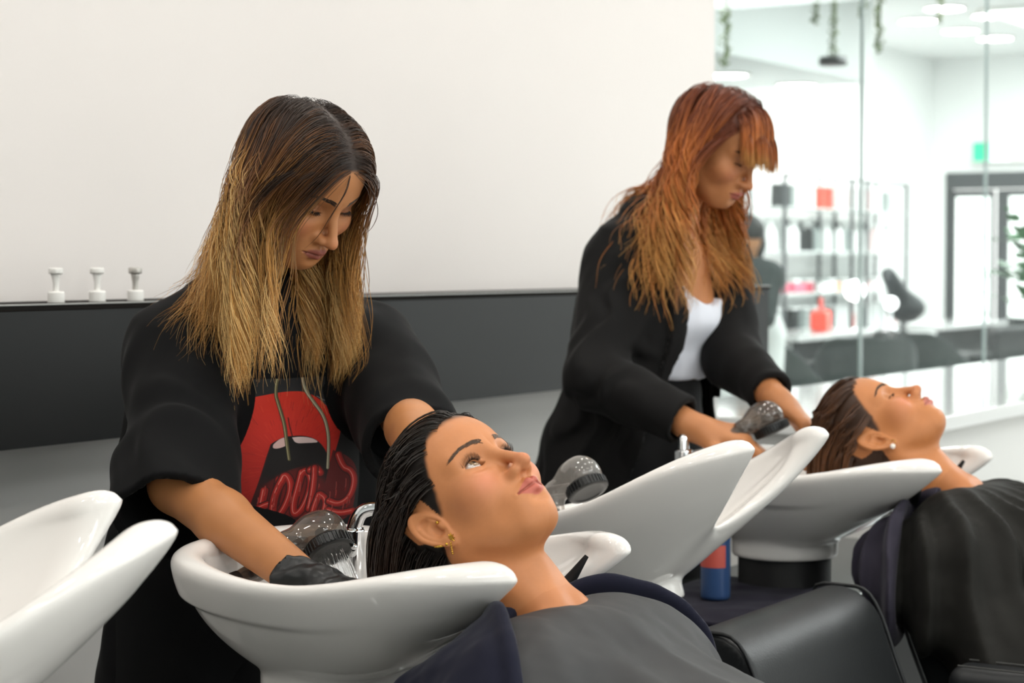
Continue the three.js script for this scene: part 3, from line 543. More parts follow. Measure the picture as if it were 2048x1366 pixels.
// wet hair combed straight back: ropes of strands that leave the hairline and hang behind the crown
function wetHair(fr, field, o = {}) {
  reseed(o.seed || 11); const S = [], hfL = o.head, ropes = [];
  const rootAt = (az, el) => { const d = [Math.sin(az) * Math.cos(el), Math.sin(el), Math.cos(az) * Math.cos(el)]; let r = 0.19; for (let k = 0; k < 60; k++) { const f = hfL(d[0] * r, 0.015 + d[1] * r, d[2] * r); r -= f * 0.8; if (Math.abs(f) < 0.0003) break; } return [d[0] * r, 0.015 + d[1] * r, d[2] * r]; };
  let tries = 0;
  while (ropes.length < (o.ropes || 150) && tries++ < 6000) {
    const az = rr(-Math.PI, Math.PI), el = rr(-0.75, 1.5), p = rootAt(az, el), m = hairLine(Math.abs(p[0]), p[1], p[2]);
    if (m < -0.001 || (m > 0.022 && rnd() < 0.55)) continue;
    if (Math.abs(p[0]) > 0.055 && p[1] < 0.022 && p[2] > -0.04 && p[2] < 0.012) continue;
    const back = fr.dir(p[0] * 0.9, p[2] > -0.02 ? 0.55 : 0.1, -1), w = fr.from(p[0], p[1], p[2]);
    const n = Math.round(mix(0.9, 1.05, rnd()) * (o.len || 0.30) / 0.011 * (p[2] < -0.05 ? 0.8 : 1));
    ropes.push({ P: growLock({ p: w, d: back, n, ds: 0.011, field, off: rr(0.0015, 0.007), grav: o.grav || 0.16, stiff: o.stiff || 0.7, floor: (o.floor ?? 0.895) + rr(-0.015, 0.015), steer: (r) => { const q = fr.to(...r); return q[2] > -0.045 && Math.abs(q[0]) > 0.03 ? fr.dir(0, 0.30, -0.95) : null; }, hug: (r) => { const q = fr.to(...r); return q[2] > (o.hugTo ?? -0.10); } }), m });
  }
  for (const { P, m } of ropes) {
    if (P.slice(0, 14).some((r) => { const q = fr.to(...r); return Math.abs(q[0]) > 0.055 && q[1] < 0.016 && q[2] > -0.036 && q[2] < 0.02; })) continue;
    const per = o.per || 16, tone = rr(0.7, 1.25), ph = rr(0, 6);
    for (let s = 0; s < per; s++) {
      const a = rr(0, 6.28), rad = Math.sqrt(rnd()) * (o.spread || 0.008), ox = Math.cos(a) * rad, oy = Math.sin(a) * rad, end = rr(0.75, 1), Q = [];
      const N = P.length;
      for (let i = 0; i < Math.floor(N * end); i++) {
        const t = i / N, k = mix(1, o.clump ?? 0.45, sstep(0, 0.8, t)), tg = norm(sub3(P[Math.min(i + 1, N - 1)], P[Math.max(i - 1, 0)])), b = norm(cross(tg, fr.F)), c = cross(b, tg);
        const wob = 0.0016 * Math.sin(t * 9 + ph + s);
        let q = add3(add3(P[i], b, ox * k + wob), c, oy * k * 0.5);
        if (i < N * 0.75) for (let z = 0; z < 2; z++) { const f = field(...q); if (f < 0.001) { const g = grad(field, ...q, 0.002); q = add3(q, g, Math.min(0.0012 - f, 0.012)); } else if (i < 1 && f > 0.002) { const g = grad(field, ...q, 0.002); q = add3(q, g, 0.001 - f); } }
        Q.push(q);
      }
      if (Q.length < 4) continue;
      const c0 = o.root || lin('#1a110c'), c1 = o.tip || lin('#2a1a11');
      S.push({ p: Q, w: o.w || 0.0022, side: fr.F, c: (t) => lerp3(c0, c1, t).map((v) => v * tone) });
    }
  }
  return S;
}
const scalpMask = (X, y, z) => Math.abs(X) > 0.064 && y < 0.022 && y > -0.06 && z > -0.05 && z < 0.010 ? 0 : sstep(-0.003, 0.011, hairLine(Math.abs(X), y, z) + 0.003 * noise(X * 90, y * 90, z * 90));

const clientFrames = [];
// client at the near basin: eyes open, looking up
{
  const fr = orient([2.10, 1.042, 1.327], [-0.176, 0.788, 0.59], [0.04, 0.606, -0.794]);
  const hf = headField({ open: 1.12, nose: 0.005 }), hc = headColor({ tone: { base: lin('#c27f51'), blush: lin('#cf7f62'), lip: lin('#b86052'), lid: lin('#b98a63') }, shadow: 0.25 });
  clientFrames.push(fr);
  const nb = [2.115, 0.885, 1.425], root = person('lying woman with dark wet hair and open eyes under a grey cape and navy towel', [2.115, 0, 1.9]);
  const limbs = clientBody(nb, fr, hf), hairCol = lin('#140d09');
  const skin = skinGeo(fr, hf, hc, limbs, [1.80, 0.0, 1.15], [2.43, 1.12, 2.62], { headCell: 0.0017, cell: 0.009, tone: lin('#bf7b4d'), scalp: scalpMask, scalpColor: hairCol, k: 0.014 });
  wpart('body', skin.geo, skinMat, root);
  face(root, fr, hf, { look: [-0.05, 0.28, 0.95], iris: '#8a6f4e', lash: { open: 1.12, len: 0.0105 }, brow: { col: [0.11, 0.068, 0.045] } });
  const cape = capeField(nb, { fold: 0.004, n: 17, phase: 1.4, rumple: 0.006, up: -0.03, far: 0.82 }), open = (x, y, z) => Math.hypot(x - nb[0], (z - nb[2]) * 0.9) ;
  const nk = fr.from(0, -0.055, -0.028), capeCut = (x, y, z) => smax(cape(x, y, z), -(cap(x, y, z, ...nk, 0.055, ...nb, 0.056) - 0.003), 0.006);
  wpart('cape', meshField(capeCut, [1.78, 0.3, 1.26], [2.45, 1.0, 2.52], 0.0075), capeGrey, root);
  wpart('towel', meshField(towelField(cape, nb, { e0: -0.085, e1: 0.85, len: 0.2 }), [1.78, 0.5, 1.25], [2.46, 1.0, 1.70], 0.006), towelNavy, root);
  const strands = wetHair(fr, hairField(fr, headField({ open: 1, noEars: 1 }), limbs), { head: hf, seed: 21, ropes: 230, per: 14, len: 0.34, spread: 0.0085, grav: 0.5, stiff: 0.8, root: lin('#17100c'), tip: lin('#2e1d13') });
  wpart('hair', strandMesh(strands, 3, 0.7), wetHairMat, root);
}
// client at the far basin: eyes closed, brown hair
{
  const fr = orient([3.615, 1.018, 1.275], [0.12, 0.933, 0.336], [-0.155, 0.353, -0.923]);
  const hf = headField({ open: 0.06, lid: -0.0035, nose: 0.001 }), hc = headColor({ tone: { base: lin('#be7a49'), blush: lin('#cf7f62'), lip: lin('#b56a5e'), lid: lin('#a9764f') }, shadow: 0.5 });
  clientFrames.push(fr);
  const nb = [3.64, 0.885, 1.415], root = person('lying woman with closed eyes and smooth brown hair under a dark pleated cape', [3.64, 0, 1.9]);
  const limbs = clientBody(nb, fr, hf);
  const skin = skinGeo(fr, hf, hc, limbs, [3.32, 0.0, 1.12], [3.96, 1.10, 2.62], { headCell: 0.0022, cell: 0.010, tone: lin('#ba7646'), scalp: scalpMask, scalpColor: lin('#3a2416'), k: 0.014 });
  wpart('body', skin.geo, skinMat, root);
  face(root, fr, hf, { eyes: false, lash: { open: 0.06, lid: -0.0035, down: 1 }, brow: { col: [0.07, 0.04, 0.025] } });
  const cape = capeField(nb, { fold: 0.019, n: 25, phase: 0.6, rumple: 0.006 });
  const nk = fr.from(0, -0.055, -0.028), capeCut = (x, y, z) => smax(cape(x, y, z), -(cap(x, y, z, ...nk, 0.055, ...nb, 0.056) - 0.003), 0.006);
  wpart('cape', meshField(capeCut, [3.30, 0.3, 1.25], [3.98, 1.0, 2.52], 0.0085), capeOlive, root);
  wpart('towel', meshField(towelField(cape, nb, { e0: -0.075, e1: 0.22, len: 0.2 }), [3.30, 0.5, 1.24], [3.99, 1.0, 1.66], 0.007), towelPlum, root);
  const strands = wetHair(fr, hairField(fr, headField({ open: 1, noEars: 1 }), limbs), { head: hf, seed: 31, ropes: 170, per: 9, len: 0.27, spread: 0.010, grav: 0.5, stiff: 0.9, root: lin('#4a2f1e'), tip: lin('#70482c'), w: 0.003, clump: 0.8 });
  wpart('hair', strandMesh(strands, 3, 0.7), wetHairMat, root);
}
// ───────────── the two stylists ─────────────
const black = cloth('#0d0d0e', 0.92, 0.25), blackSuit = cloth('#141313', 0.85, 0.35), trouserBlack = cloth('#0a0a0b', 0.9, 0.2), gloveMat = new THREE.MeshPhysicalMaterial({ color: new THREE.Color('#141516'), roughness: 0.38, specularIntensity: 0.7 });
// hair hanging from a scalp; o.dir(localRoot) gives the combing direction in the head frame, o.color(rootLocal, t, tone) the pigment
function looseHair(fr, hf, field, o) {
  reseed(o.seed); const S = []; let tries = 0, made = 0;
  while (made < o.n && tries++ < o.n * (o.only ? 60 : 12)) {
    const az = rr(-Math.PI, Math.PI), el = Math.asin(rr(-0.75, 1)), d = [Math.sin(az) * Math.cos(el), Math.sin(el), Math.cos(az) * Math.cos(el)];
    let r = 0.19; for (let k = 0; k < 50; k++) { const f = hf(d[0] * r, 0.015 + d[1] * r, d[2] * r); r -= f * 0.8; if (Math.abs(f) < 0.0004) break; }
    const p = [d[0] * r, 0.015 + d[1] * r, d[2] * r], m = o.line(Math.abs(p[0]), p[1], p[2]); if (m < 0 || (o.only && !o.only(p)) || (Math.abs(p[0]) > 0.045 && p[1] < 0.035 && p[2] > -0.06)) continue;
    const lk = o.lock(p), ds = lk.ds || 0.0135, P = growLock({ p: fr.from(...p), d: fr.dir(...lk.dir), n: Math.round(lk.len / ds), ds, field, off: lk.off, grav: lk.grav, stiff: lk.stiff || 1, hug: lk.hug && ((q) => lk.hug(fr.to(...q))), bias: lk.bias, steer: lk.steer && ((q) => { const d = lk.steer(fr.to(...q)); return d && fr.dir(...norm(d)); }) });
    const gx = Math.round(p[0] * 70 + p[2] * 25), cl = noise(gx * 3.7, p[1] * 30, p[2] * 30), tone = 1 + 0.28 * cl + rr(-0.16, 0.16), wv = o.wave ? o.wave(p, cl) : null;
    if (wv) { const N = P.length; for (let i = 1; i < N; i++) { const t = i / N, a = wv.amp * sstep(0.25, 0.7, t), s = Math.sin(t * wv.freq + wv.ph), c = Math.cos(t * wv.freq + wv.ph); P[i] = add3(add3(P[i], fr.R, a * s), [wv.fx || 0, 0, wv.fz || 1], a * 0.8 * c); } for (let i = 1; i < N; i++) { const f = field(...P[i]); if (f < lk.off * 0.6) { const g = grad(field, ...P[i], 0.002); P[i] = add3(P[i], g, Math.min(lk.off * 0.6 - f, 0.02)); } } }
    S.push({ p: P, w: o.w * rr(0.8, 1.3), side: norm(grad(field, ...P[0], 0.003)), c: (t) => o.color(p, t, tone, cl) }); made++;
  }
  return S;
}
const scalpOf = (line) => (X, y, z) => sstep(0.0, 0.006, line(Math.abs(X), y, z));
// printed picture on the shirt: open red lips, cherry stems and dripping red letters
function lipsPrint() {
  const W = 1024, H = 1152, c = document.createElement('canvas'); c.width = W; c.height = H; const g = c.getContext('2d'); reseed(5);
  g.fillStyle = '#0d0d0e'; g.fillRect(0, 0, W, H);
  const glow = (x, y, r, col) => { const q = g.createRadialGradient(x, y, 0, x, y, r); q.addColorStop(0, col); q.addColorStop(1, 'rgba(0,0,0,0)'); g.fillStyle = q; g.fillRect(0, 0, W, H); };
  g.save(); g.filter = 'none'; for (const [x, y, r] of [[250, 300, 300], [800, 260, 330], [120, 700, 260], [520, 190, 300]]) glow(x, y, r, 'rgba(120,122,126,0.55)'); g.restore();
  const path = (pts) => { g.beginPath(); g.moveTo(pts[0][0], pts[0][1]); for (let i = 1; i < pts.length; i++) { const a = pts[i], b = pts[(i + 1) % pts.length]; g.quadraticCurveTo(a[0], a[1], (a[0] + b[0]) / 2, (a[1] + b[1]) / 2); } g.closePath(); };
  const star = (x, y, r) => { g.strokeStyle = 'rgba(230,232,236,0.65)'; for (let i = 0; i < 9; i++) { const a = i * 0.698 + 0.2, l = r * (0.5 + 0.5 * ((i * 7) % 3) / 2); g.lineWidth = 3; g.beginPath(); g.moveTo(x, y); g.lineTo(x + Math.cos(a) * l, y + Math.sin(a) * l); g.stroke(); } glow(x, y, r * 0.5, 'rgba(240,240,245,0.6)'); };
  star(820, 215, 130); star(95, 560, 110);
  // outer lips
  const lips = [[290, 130], [400, 110], [520, 100], [640, 110], [760, 190], [880, 360], [890, 430], [850, 560], [800, 760], [790, 980], [640, 1110], [400, 1150], [220, 1140], [140, 1000], [120, 760], [150, 560], [200, 360], [240, 190]];
  g.fillStyle = '#1c0504'; path(lips.map(([x, y]) => [x - 4, y + 4])); g.fill();
  const lg = g.createLinearGradient(0, 100, 0, 1150); lg.addColorStop(0, '#d4301c'); lg.addColorStop(0.3, '#c8281a'); lg.addColorStop(0.7, '#a81a10'); lg.addColorStop(1, '#6a0c08'); g.fillStyle = lg; path(lips); g.fill();
  g.save(); path(lips); g.clip();
  for (let i = 0; i < 420; i++) { const x = rr(120, 880), y = rr(110, 1120), a = Math.atan2(y - 640, x - 510), l = rr(20, 90); g.strokeStyle = rnd() < 0.5 ? `rgba(240,96,60,${rr(0.04, 0.2)})` : `rgba(70,6,4,${rr(0.05, 0.25)})`; g.lineWidth = rr(2, 7); g.beginPath(); g.moveTo(x, y); g.lineTo(x + Math.cos(a) * l, y + Math.sin(a) * l); g.stroke(); }
  g.strokeStyle = 'rgba(60,4,3,0.8)'; g.lineWidth = 9; g.beginPath(); g.moveTo(520, 300); g.quadraticCurveTo(530, 380, 545, 450); g.stroke();
  g.restore();
  // open mouth
  const mouth = [[400, 480], [470, 440], [545, 432], [650, 440], [740, 490], [800, 600], [790, 760], [740, 960], [620, 1060], [420, 1080], [290, 1040], [270, 940], [320, 760], [360, 600]];
  g.fillStyle = '#3a0605'; path(mouth.map(([x, y]) => [x - 8, y + 6])); g.fill();
  const mg = g.createLinearGradient(0, 440, 0, 1080); mg.addColorStop(0, '#0c0909'); mg.addColorStop(0.4, '#120a0a'); mg.addColorStop(0.6, '#3b0706'); mg.addColorStop(1, '#1a0403'); g.fillStyle = mg; path(mouth); g.fill();
  g.fillStyle = '#d8b3ad'; path([[410, 490], [450, 452], [500, 438], [512, 470], [505, 500], [440, 520], [405, 515]]); g.fill();
  g.fillStyle = '#d9c0bc'; path([[540, 445], [600, 440], [690, 462], [740, 500], [650, 492], [560, 490]]); g.fill();
  { const q = g.createRadialGradient(560, 900, 20, 560, 900, 300); q.addColorStop(0, '#8a150e'); q.addColorStop(0.7, '#5c0c08'); q.addColorStop(1, 'rgba(40,4,3,0)'); g.fillStyle = q; path([[340, 780], [440, 700], [580, 650], [720, 660], [780, 760], [760, 960], [620, 1050], [420, 1060], [310, 1000]]); g.fill(); }
  // cherry behind the lips, right
  g.save(); g.fillStyle = '#5d0a08'; path([[830, 560], [930, 600], [1010, 700], [1000, 900], [980, 1080], [850, 1120], [740, 1080], [720, 940], [780, 760]]); g.fill();
  g.lineCap = 'round'; g.lineJoin = 'round';
  const goo = (pts, w, col) => { g.strokeStyle = col; g.lineWidth = w; g.beginPath(); g.moveTo(pts[0][0], pts[0][1]); for (let i = 1; i < pts.length - 1; i++) { const a = pts[i], b = pts[i + 1]; g.quadraticCurveTo(a[0], a[1], (a[0] + b[0]) / 2, (a[1] + b[1]) / 2); } const e = pts[pts.length - 1]; g.lineTo(e[0], e[1]); g.stroke(); };
  const letters = [
    [[[350, 820], [335, 930], [320, 1060]], [[330, 950], [380, 920], [420, 925]], [[440, 740], [425, 860], [400, 1010], [375, 1090]]],          // H
    [[[470, 720], [420, 820], [405, 960], [420, 1040], [470, 1000], [510, 880], [520, 770], [480, 700], [455, 760]]],                         // O
    [[[590, 700], [560, 820], [540, 950], [560, 1030], [610, 980], [650, 850], [660, 740], [620, 680], [585, 720]]],                        // O
    [[[650, 690], [700, 670], [735, 720]], [[690, 680], [675, 820], [655, 980]]],                                                          // T
    [[[720, 880], [690, 960], [680, 1060], [720, 1100], [770, 1020], [780, 920], [730, 880]]],
    [[[870, 600], [900, 700], [960, 720], [990, 800], [960, 930], [880, 980], [800, 940]], [[800, 1010], [880, 1050], [985, 1040]]],
  ];
  for (const L of letters) for (const p of L) { goo(p, 66, '#3f0504'); goo(p, 48, '#8e140d'); goo(p.map(([x, y]) => [x - 4, y - 4]), 28, '#b9241a'); goo(p.map(([x, y]) => [x - 8, y - 5]), 4, 'rgba(255,190,175,0.75)'); }
  for (let i = 0; i < 26; i++) { const x = rr(300, 980), y = rr(760, 1000), l = rr(30, 110); goo([[x, y], [x + 2, y + l * 0.5], [x - 6, y + l]], rr(4, 12), '#8c130d'); goo([[x - 2, y], [x, y + l * 0.4], [x - 6, y + l * 0.7]], 2, 'rgba(255,180,165,0.6)'); }
  // stems
  const stem = (pts, a, b) => { goo(pts, 26, '#14120c'); goo(pts, 20, a); goo(pts.map(([x, y]) => [x - 4, y]), 7, b); };
  stem([[430, -20], [410, 90], [460, 220], [495, 340], [500, 450], [510, 600]], '#5b5334', '#a09871');
  stem([[600, -20], [610, 70], [690, 190], [770, 300], [800, 430], [800, 560], [790, 690]], '#8a826a', '#c5bda2');
  g.restore();
  for (let i = 0; i < 5000; i++) { g.fillStyle = `rgba(${rnd() < 0.5 ? '0,0,0' : '255,255,255'},${rr(0.01, 0.05)})`; g.fillRect(rr(0, W), rr(0, H), 2, 2); }
  const t = new THREE.CanvasTexture(c); t.colorSpace = THREE.SRGBColorSpace; t.magFilter = THREE.LinearFilter; return t;
}
// stylist in the printed T-shirt
{
  const fr = orient([2.372, 1.467, 0.850], [-0.106, -0.576, 0.811], [-0.08, 0.817, 0.57]);
  const line = (a, y, z) => z > 0.02 ? y - mix(0.022, 0.070, sstep(0.02, 0.075, z)) : y - mix(-0.075, 0.022, sstep(-0.04, 0.02, z));
  const hf = headField({ open: 0.22, lid: -0.0028, nose: 0.004, lips: 0 }), hc = headColor({ tone: { base: lin('#b67a4d'), blush: lin('#bf7656'), lip: lin('#8f4d42'), lid: lin('#7c4d35') }, shadow: 0.75 });
  const root = person('standing woman with long blonde-streaked hair in a black T-shirt printed with red lips', [2.44, 0, 0.64]);
  const C7 = [2.415, 1.335, 0.715], shR = [2.33, 1.225, 0.64], shL = [2.64, 1.225, 0.79], elR = [2.16, 1.03, 0.795], wrR = [2.076, 0.922, 1.098], elL = [2.458, 1.118, 0.985], wrL = [2.243, 1.074, 1.163];
  const dirR = norm([0.04, -0.018, 0.19]), handR = orient(wrR, [0.35, 0.93, 0.1], dirR);   // made below with fingers along dirR
  const hR = frame(wrR, norm(cross(dirR, [0.25, 0.95, 0.1])), dirR, norm(cross(norm(cross(dirR, [0.25, 0.95, 0.1])), dirR)));
  const dL = norm([-0.15, -0.06, 0.16]), hL = frame(wrL, norm(cross(dL, [-0.3, 0.9, 0.3])), dL, norm(cross(norm(cross(dL, [-0.3, 0.9, 0.3])), dL)));
  const capsR = handCapsules(hR, 1, [0.2, 0.2, 0.22, 0.25, 0.3], 0.8), capsL = handCapsules(hL, -1, [0.3, 0.3, 0.33, 0.36, 0.4], 1);
  const L = [[fr.from(0, -0.055, -0.03), 0.050, C7, 0.052], [C7, 0.052, [2.445, 1.22, 0.70], 0.07],
    [shR, 0.045, elR, 0.040], [elR, 0.041, lerp3(elR, wrR, 0.35), 0.0385], [lerp3(elR, wrR, 0.35), 0.0385, wrR, 0.0265],
    [shL, 0.045, elL, 0.038], [elL, 0.040, lerp3(elL, wrL, 0.3), 0.0375], [lerp3(elL, wrL, 0.3), 0.0375, wrL, 0.0265],
    [shR, 0.05, [2.46, 1.21, 0.70], 0.075], [shL, 0.05, [2.46, 1.21, 0.71], 0.075], [[2.46, 1.2, 0.70], 0.10, [2.44, 0.95, 0.66], 0.10],
    [[2.37, 0.88, 0.62], 0.075, [2.34, 0.48, 0.60], 0.055], [[2.34, 0.48, 0.60], 0.052, [2.33, 0.1, 0.56], 0.035], [[2.51, 0.88, 0.68], 0.075, [2.52, 0.48, 0.67], 0.055], [[2.52, 0.48, 0.67], 0.052, [2.53, 0.1, 0.64], 0.035], ...[...capsR, ...capsL].map(([a, ra, b, rb]) => [a, ra * 0.8, b, rb * 0.8])];
  const limbs = blob(L, 0.016);
  const skin = skinGeo(fr, hf, hc, limbs, [2.0, 0.02, 0.48], [2.76, 1.42, 1.36], { headCell: 0.0023, cell: 0.0075, tone: lin('#b97c4e'), k: 0.02, scalp: scalpOf(line), scalpColor: lin('#2a1b12') });
  wpart('body', skin.geo, skinMat, root);
  face(root, fr, hf, { look: [0, -0.75, 0.6], iris: '#3b2a1d', lash: { open: 0.22, lid: -0.0028, down: 1, len: 0.010 }, brow: { col: [0.045, 0.027, 0.018] } });
  // shirt
  const tf = fromUp([2.468, 1.255, 0.705], [-0.021, 0.36, 0.045], [-0.4226, 0, 0.906]);
  const trunk = torsoField(tf, [[-0.60, 0.235, 0.135, 0.14], [-0.45, 0.235, 0.135, 0.14], [-0.25, 0.225, 0.135, 0.135], [-0.10, 0.215, 0.12, 0.125], [0.0, 0.19, 0.12, 0.115], [0.045, 0.13, 0.105, 0.09], [0.085, 0.075, 0.085, 0.07], [0.12, 0.066, 0.07, 0.06]]);
  const axis = (a, b) => { const d = norm(sub3(b, a)); return (x, y, z) => (x - a[0]) * d[0] + (y - a[1]) * d[1] + (z - a[2]) * d[2]; };
  const aR = axis(shR, elR), aL = axis(shL, elL), lenR = 0.352, lenL = 0.352;
  const slR = (x, y, z) => cap(x, y, z, 2.335, 1.215, 0.645, 0.074, 2.108, 0.950, 0.835, 0.096), slL = (x, y, z) => cap(x, y, z, 2.635, 1.215, 0.795, 0.072, 2.40, 1.060, 1.04, 0.080);
  const fold = (x, y, z) => { const r = aR(x, y, z), l = aL(x, y, z); return 0.0055 * Math.sin(26 * r + 9 * noise(x * 6, y * 6, z * 6)) * sstep(0.06, 0.16, r) * sstep(0.30, 0.2, x - 1.95) + 0.010 * noise(x * 7, y * 5, z * 7) + 0.006 * noise(x * 16, y * 9, z * 16); };
  const sleeve = (x, y, z) => {
    const r = aR(x, y, z), l = aL(x, y, z), w = Math.min(slR(x, y, z), slL(x, y, z)) < 0.05 ? fold(x, y, z) : 0; let a = slR(x, y, z) + w, b = slL(x, y, z) + w;
    a = smax(smax(a, r - lenR - 0.006 * noise(x * 20, y * 20, z * 20), 0.005), -smax(a + 0.014, lenR - 0.10 - r, 0.01), 0.003);
    b = smax(smax(b, l - lenL - 0.006 * noise(x * 20, y * 20, z * 20), 0.005), -smax(b + 0.014, lenL - 0.09 - l, 0.01), 0.003);
    return Math.min(a, b);
  };
  const shirt = (x, y, z) => { let d = trunk(x, y, z); if (Math.abs(d) < 0.06) d += fold(x, y, z); d = smin(d, sleeve(x, y, z), 0.04); const q = fr.to(x, y, z); d = smax(d, -(cap(x, y, z, ...C7, 0.058, ...fr.from(0, -0.03, -0.02), 0.064)), 0.01); return d; };
  wpart('t_shirt', meshField(shirt, [2.0, 0.62, 0.42], [2.80, 1.42, 1.14], 0.0065), black, root);
  // print: a patch that follows the front of the shirt
  { const front = (x, y, z) => trunk(x, y, z) + fold(x, y, z), nu = 90, nv = 100, P = [], N = [], UV = [], I = [], u0 = -0.142, u1 = 0.116, v0 = -0.307, v1 = -0.069;
    for (let j = 0; j <= nv; j++) for (let i = 0; i <= nu; i++) { const u = mix(u0, u1, i / nu), v = mix(v0, v1, j / nv); let w = 0.26; for (let k = 0; k < 60; k++) { const p = tf.from(u, v, w), d = front(...p); if (d < 0.0014) break; w -= d * 0.6; } const p = tf.from(u, v, w), n = norm(grad(front, ...p, 0.004)); P.push(...p); N.push(...n); UV.push(i / nu, j / nv); }
    for (let j = 0; j < nv; j++) for (let i = 0; i < nu; i++) { const a = j * (nu + 1) + i; I.push(a, a + 1, a + nu + 1, a + 1, a + nu + 2, a + nu + 1); }
    const g = new THREE.BufferGeometry(); g.setAttribute('position', new THREE.Float32BufferAttribute(P, 3)); g.setAttribute('normal', new THREE.Float32BufferAttribute(N, 3)); g.setAttribute('uv', new THREE.Float32BufferAttribute(UV, 2)); g.setIndex(I);
    wpart('shirt_print', g, new THREE.MeshPhysicalMaterial({ map: lipsPrint(), roughness: 0.75 }), root, 'print of open red lips with cherry stems and dripping letters'); }
  const legs = blob([[[2.44, 0.92, 0.65], 0.15, [2.44, 0.86, 0.65], 0.155], [[2.365, 0.86, 0.625], 0.115, [2.34, 0.48, 0.60], 0.085], [[2.34, 0.48, 0.60], 0.085, [2.33, 0.06, 0.57], 0.075], [[2.515, 0.86, 0.68], 0.115, [2.525, 0.48, 0.67], 0.085], [[2.525, 0.48, 0.67], 0.085, [2.535, 0.06, 0.65], 0.075]], 0.05);
  wpart('trousers', meshField((x, y, z) => smax(smax(legs(x, y, z), 0.05 - y, 0.005), y - 0.98, 0.005), [2.15, 0.0, 0.42], [2.75, 1.0, 0.88], 0.012), trouserBlack, root);
  for (const [x, z] of [[2.32, 0.60], [2.53, 0.68]]) { const s = blob([[[x, 0.035, z - 0.08], 0.034, [x - 0.02, 0.03, z + 0.10], 0.036], [[x, 0.05, z - 0.05], 0.04, [x, 0.09, z - 0.05], 0.042]], 0.03); wpart('shoe', meshField((a, b, c) => smax(s(a, b, c), 0.004 - b, 0.004), [x - 0.12, -0.01, z - 0.18], [x + 0.12, 0.16, z + 0.2], 0.008), M.blackPlastic, root); }
  // gloves
  const gR = blob([...capsR.map(([a, ra, b, rb]) => [a, ra + 0.0035, b, rb + 0.0035]), [hR.from(0, -0.045, 0), 0.0345, hR.from(0, 0.01, 0), 0.031]], 0.009);
  const cuff = (f, h, s) => (x, y, z) => { const q = h.to(x, y, z), a = Math.atan2(q[0], q[2]); return smax(f(x, y, z) + 0.0035 * Math.sin(a * 5 + q[1] * 90) * sstep(0.03, -0.03, q[1]) + 0.0022 * noise(x * 80, y * 80, z * 80), -0.042 - q[1] + 0.006 * Math.sin(a * 3 + s), 0.002); };
  wpart('glove', meshField(cuff(gR, hR, 1), add3(wrR, [-0.14, -0.14, -0.09]), add3(wrR, [0.16, 0.12, 0.23]), 0.0038), gloveMat, root);
  const gL = blob([...capsL.map(([a, ra, b, rb]) => [a, ra + 0.0035, b, rb + 0.0035]), [hL.from(0, -0.045, 0), 0.0345, hL.from(0, 0.01, 0), 0.031]], 0.009);
  wpart('glove', meshField(cuff(gL, hL, 2), add3(wrL, [-0.2, -0.16, -0.1]), add3(wrL, [0.14, 0.14, 0.22]), 0.005), gloveMat, root);
  // long straight hair, parted in the middle
  const neckOnly = blob([[fr.from(0, -0.055, -0.03), 0.052, C7, 0.056]], 0.01), body = hairField(fr, headField({ open: 0, noEars: 1 }), (x, y, z) => Math.min(neckOnly(x, y, z), shirt(x, y, z)));
  const c0 = lin('#2c1d14'), c1 = lin('#6e4627'), c2 = lin('#c8924e'), c3 = lin('#e0b878');
  const strands = looseHair(fr, hf, body, { seed: 3, n: 6300, line, w: 0.00145,
    lock: (p) => { const s = p[0] >= 0 ? 1 : -1, part = Math.exp(-Math.abs(p[0]) / 0.03), front = sstep(0.0, 0.07, p[2]); return { dir: [s * (0.9 + 0.3 * part), -0.15 + 0.35 * part, p[2] < -0.05 ? -0.8 : -0.35 * front - 0.2], bias: p[0] < 0.03 ? [-0.30 * sstep(-0.025, -0.085, p[2]) * rr(0.2, 1.2), 0, -0.45 * sstep(-0.025, -0.085, p[2]) * rr(0.2, 1.2)] : null, off: 0.002 + 0.013 * sstep(-0.04, 0.09, p[1]) * rr(0.35, 1), grav: 0.6, len: (rr(0.29, 0.38) + 0.25 * Math.max(0, p[1])) * (p[2] < -0.04 && p[0] < 0.03 ? rr(0.68, 1) : 1), steer: (q) => q[1] > -0.015 && q[2] > -0.02 ? [Math.sign(q[0]) * 0.35, -0.6, -0.55 * sstep(-0.02, 0.05, q[2])] : null, hug: (q) => q[1] > -0.10 }; },
    wave: (p, cl) => ({ amp: 0.010 + 0.014 * Math.abs(cl), freq: 9 + 6 * cl, ph: cl * 8 + rr(-0.4, 0.4) }),
    color: (p, t, tone, cl) => { const st = 0.24 + 0.42 * cl - 0.10 * sstep(0.03, 0.07, p[2]) * sstep(0.02, 0.05, Math.abs(p[0])); let c = lerp3(c0, c1, sstep(st - 0.2, st + 0.12, t)); c = lerp3(c, cl > 0.15 ? c3 : c2, sstep(st + 0.05, st + 0.42, t) * (cl < -0.3 ? 0.35 : 1)); return c.map((v) => v * tone); } });
  // loose strands over the face
  for (const [pts, w] of [[[[-0.004, 0.071, 0.085], [-0.016, 0.048, 0.101], [-0.027, 0.012, 0.106], [-0.036, -0.025, 0.108], [-0.046, -0.050, 0.104]], 0.0022], [[[-0.003, 0.071, 0.085], [-0.013, 0.050, 0.100], [-0.024, 0.014, 0.105], [-0.031, -0.018, 0.110]], 0.0016], [[[0.006, 0.070, 0.086], [0.026, 0.058, 0.112], [0.040, 0.030, 0.128], [0.036, 0.004, 0.132], [0.024, -0.008, 0.130]], 0.0014], [[[0.006, 0.070, 0.086], [0.022, 0.055, 0.108], [0.030, 0.028, 0.118], [0.020, 0.0, 0.118]], 0.0009]]) {
    const c = curve(pts.map((p) => fr.from(...p))); strands.push({ p: c.getPoints(20).map((p) => [p.x, p.y, p.z]), w, side: fr.F, c: (t) => lerp3(c0, c1, sstep(0.2, 1, t)) });
  }
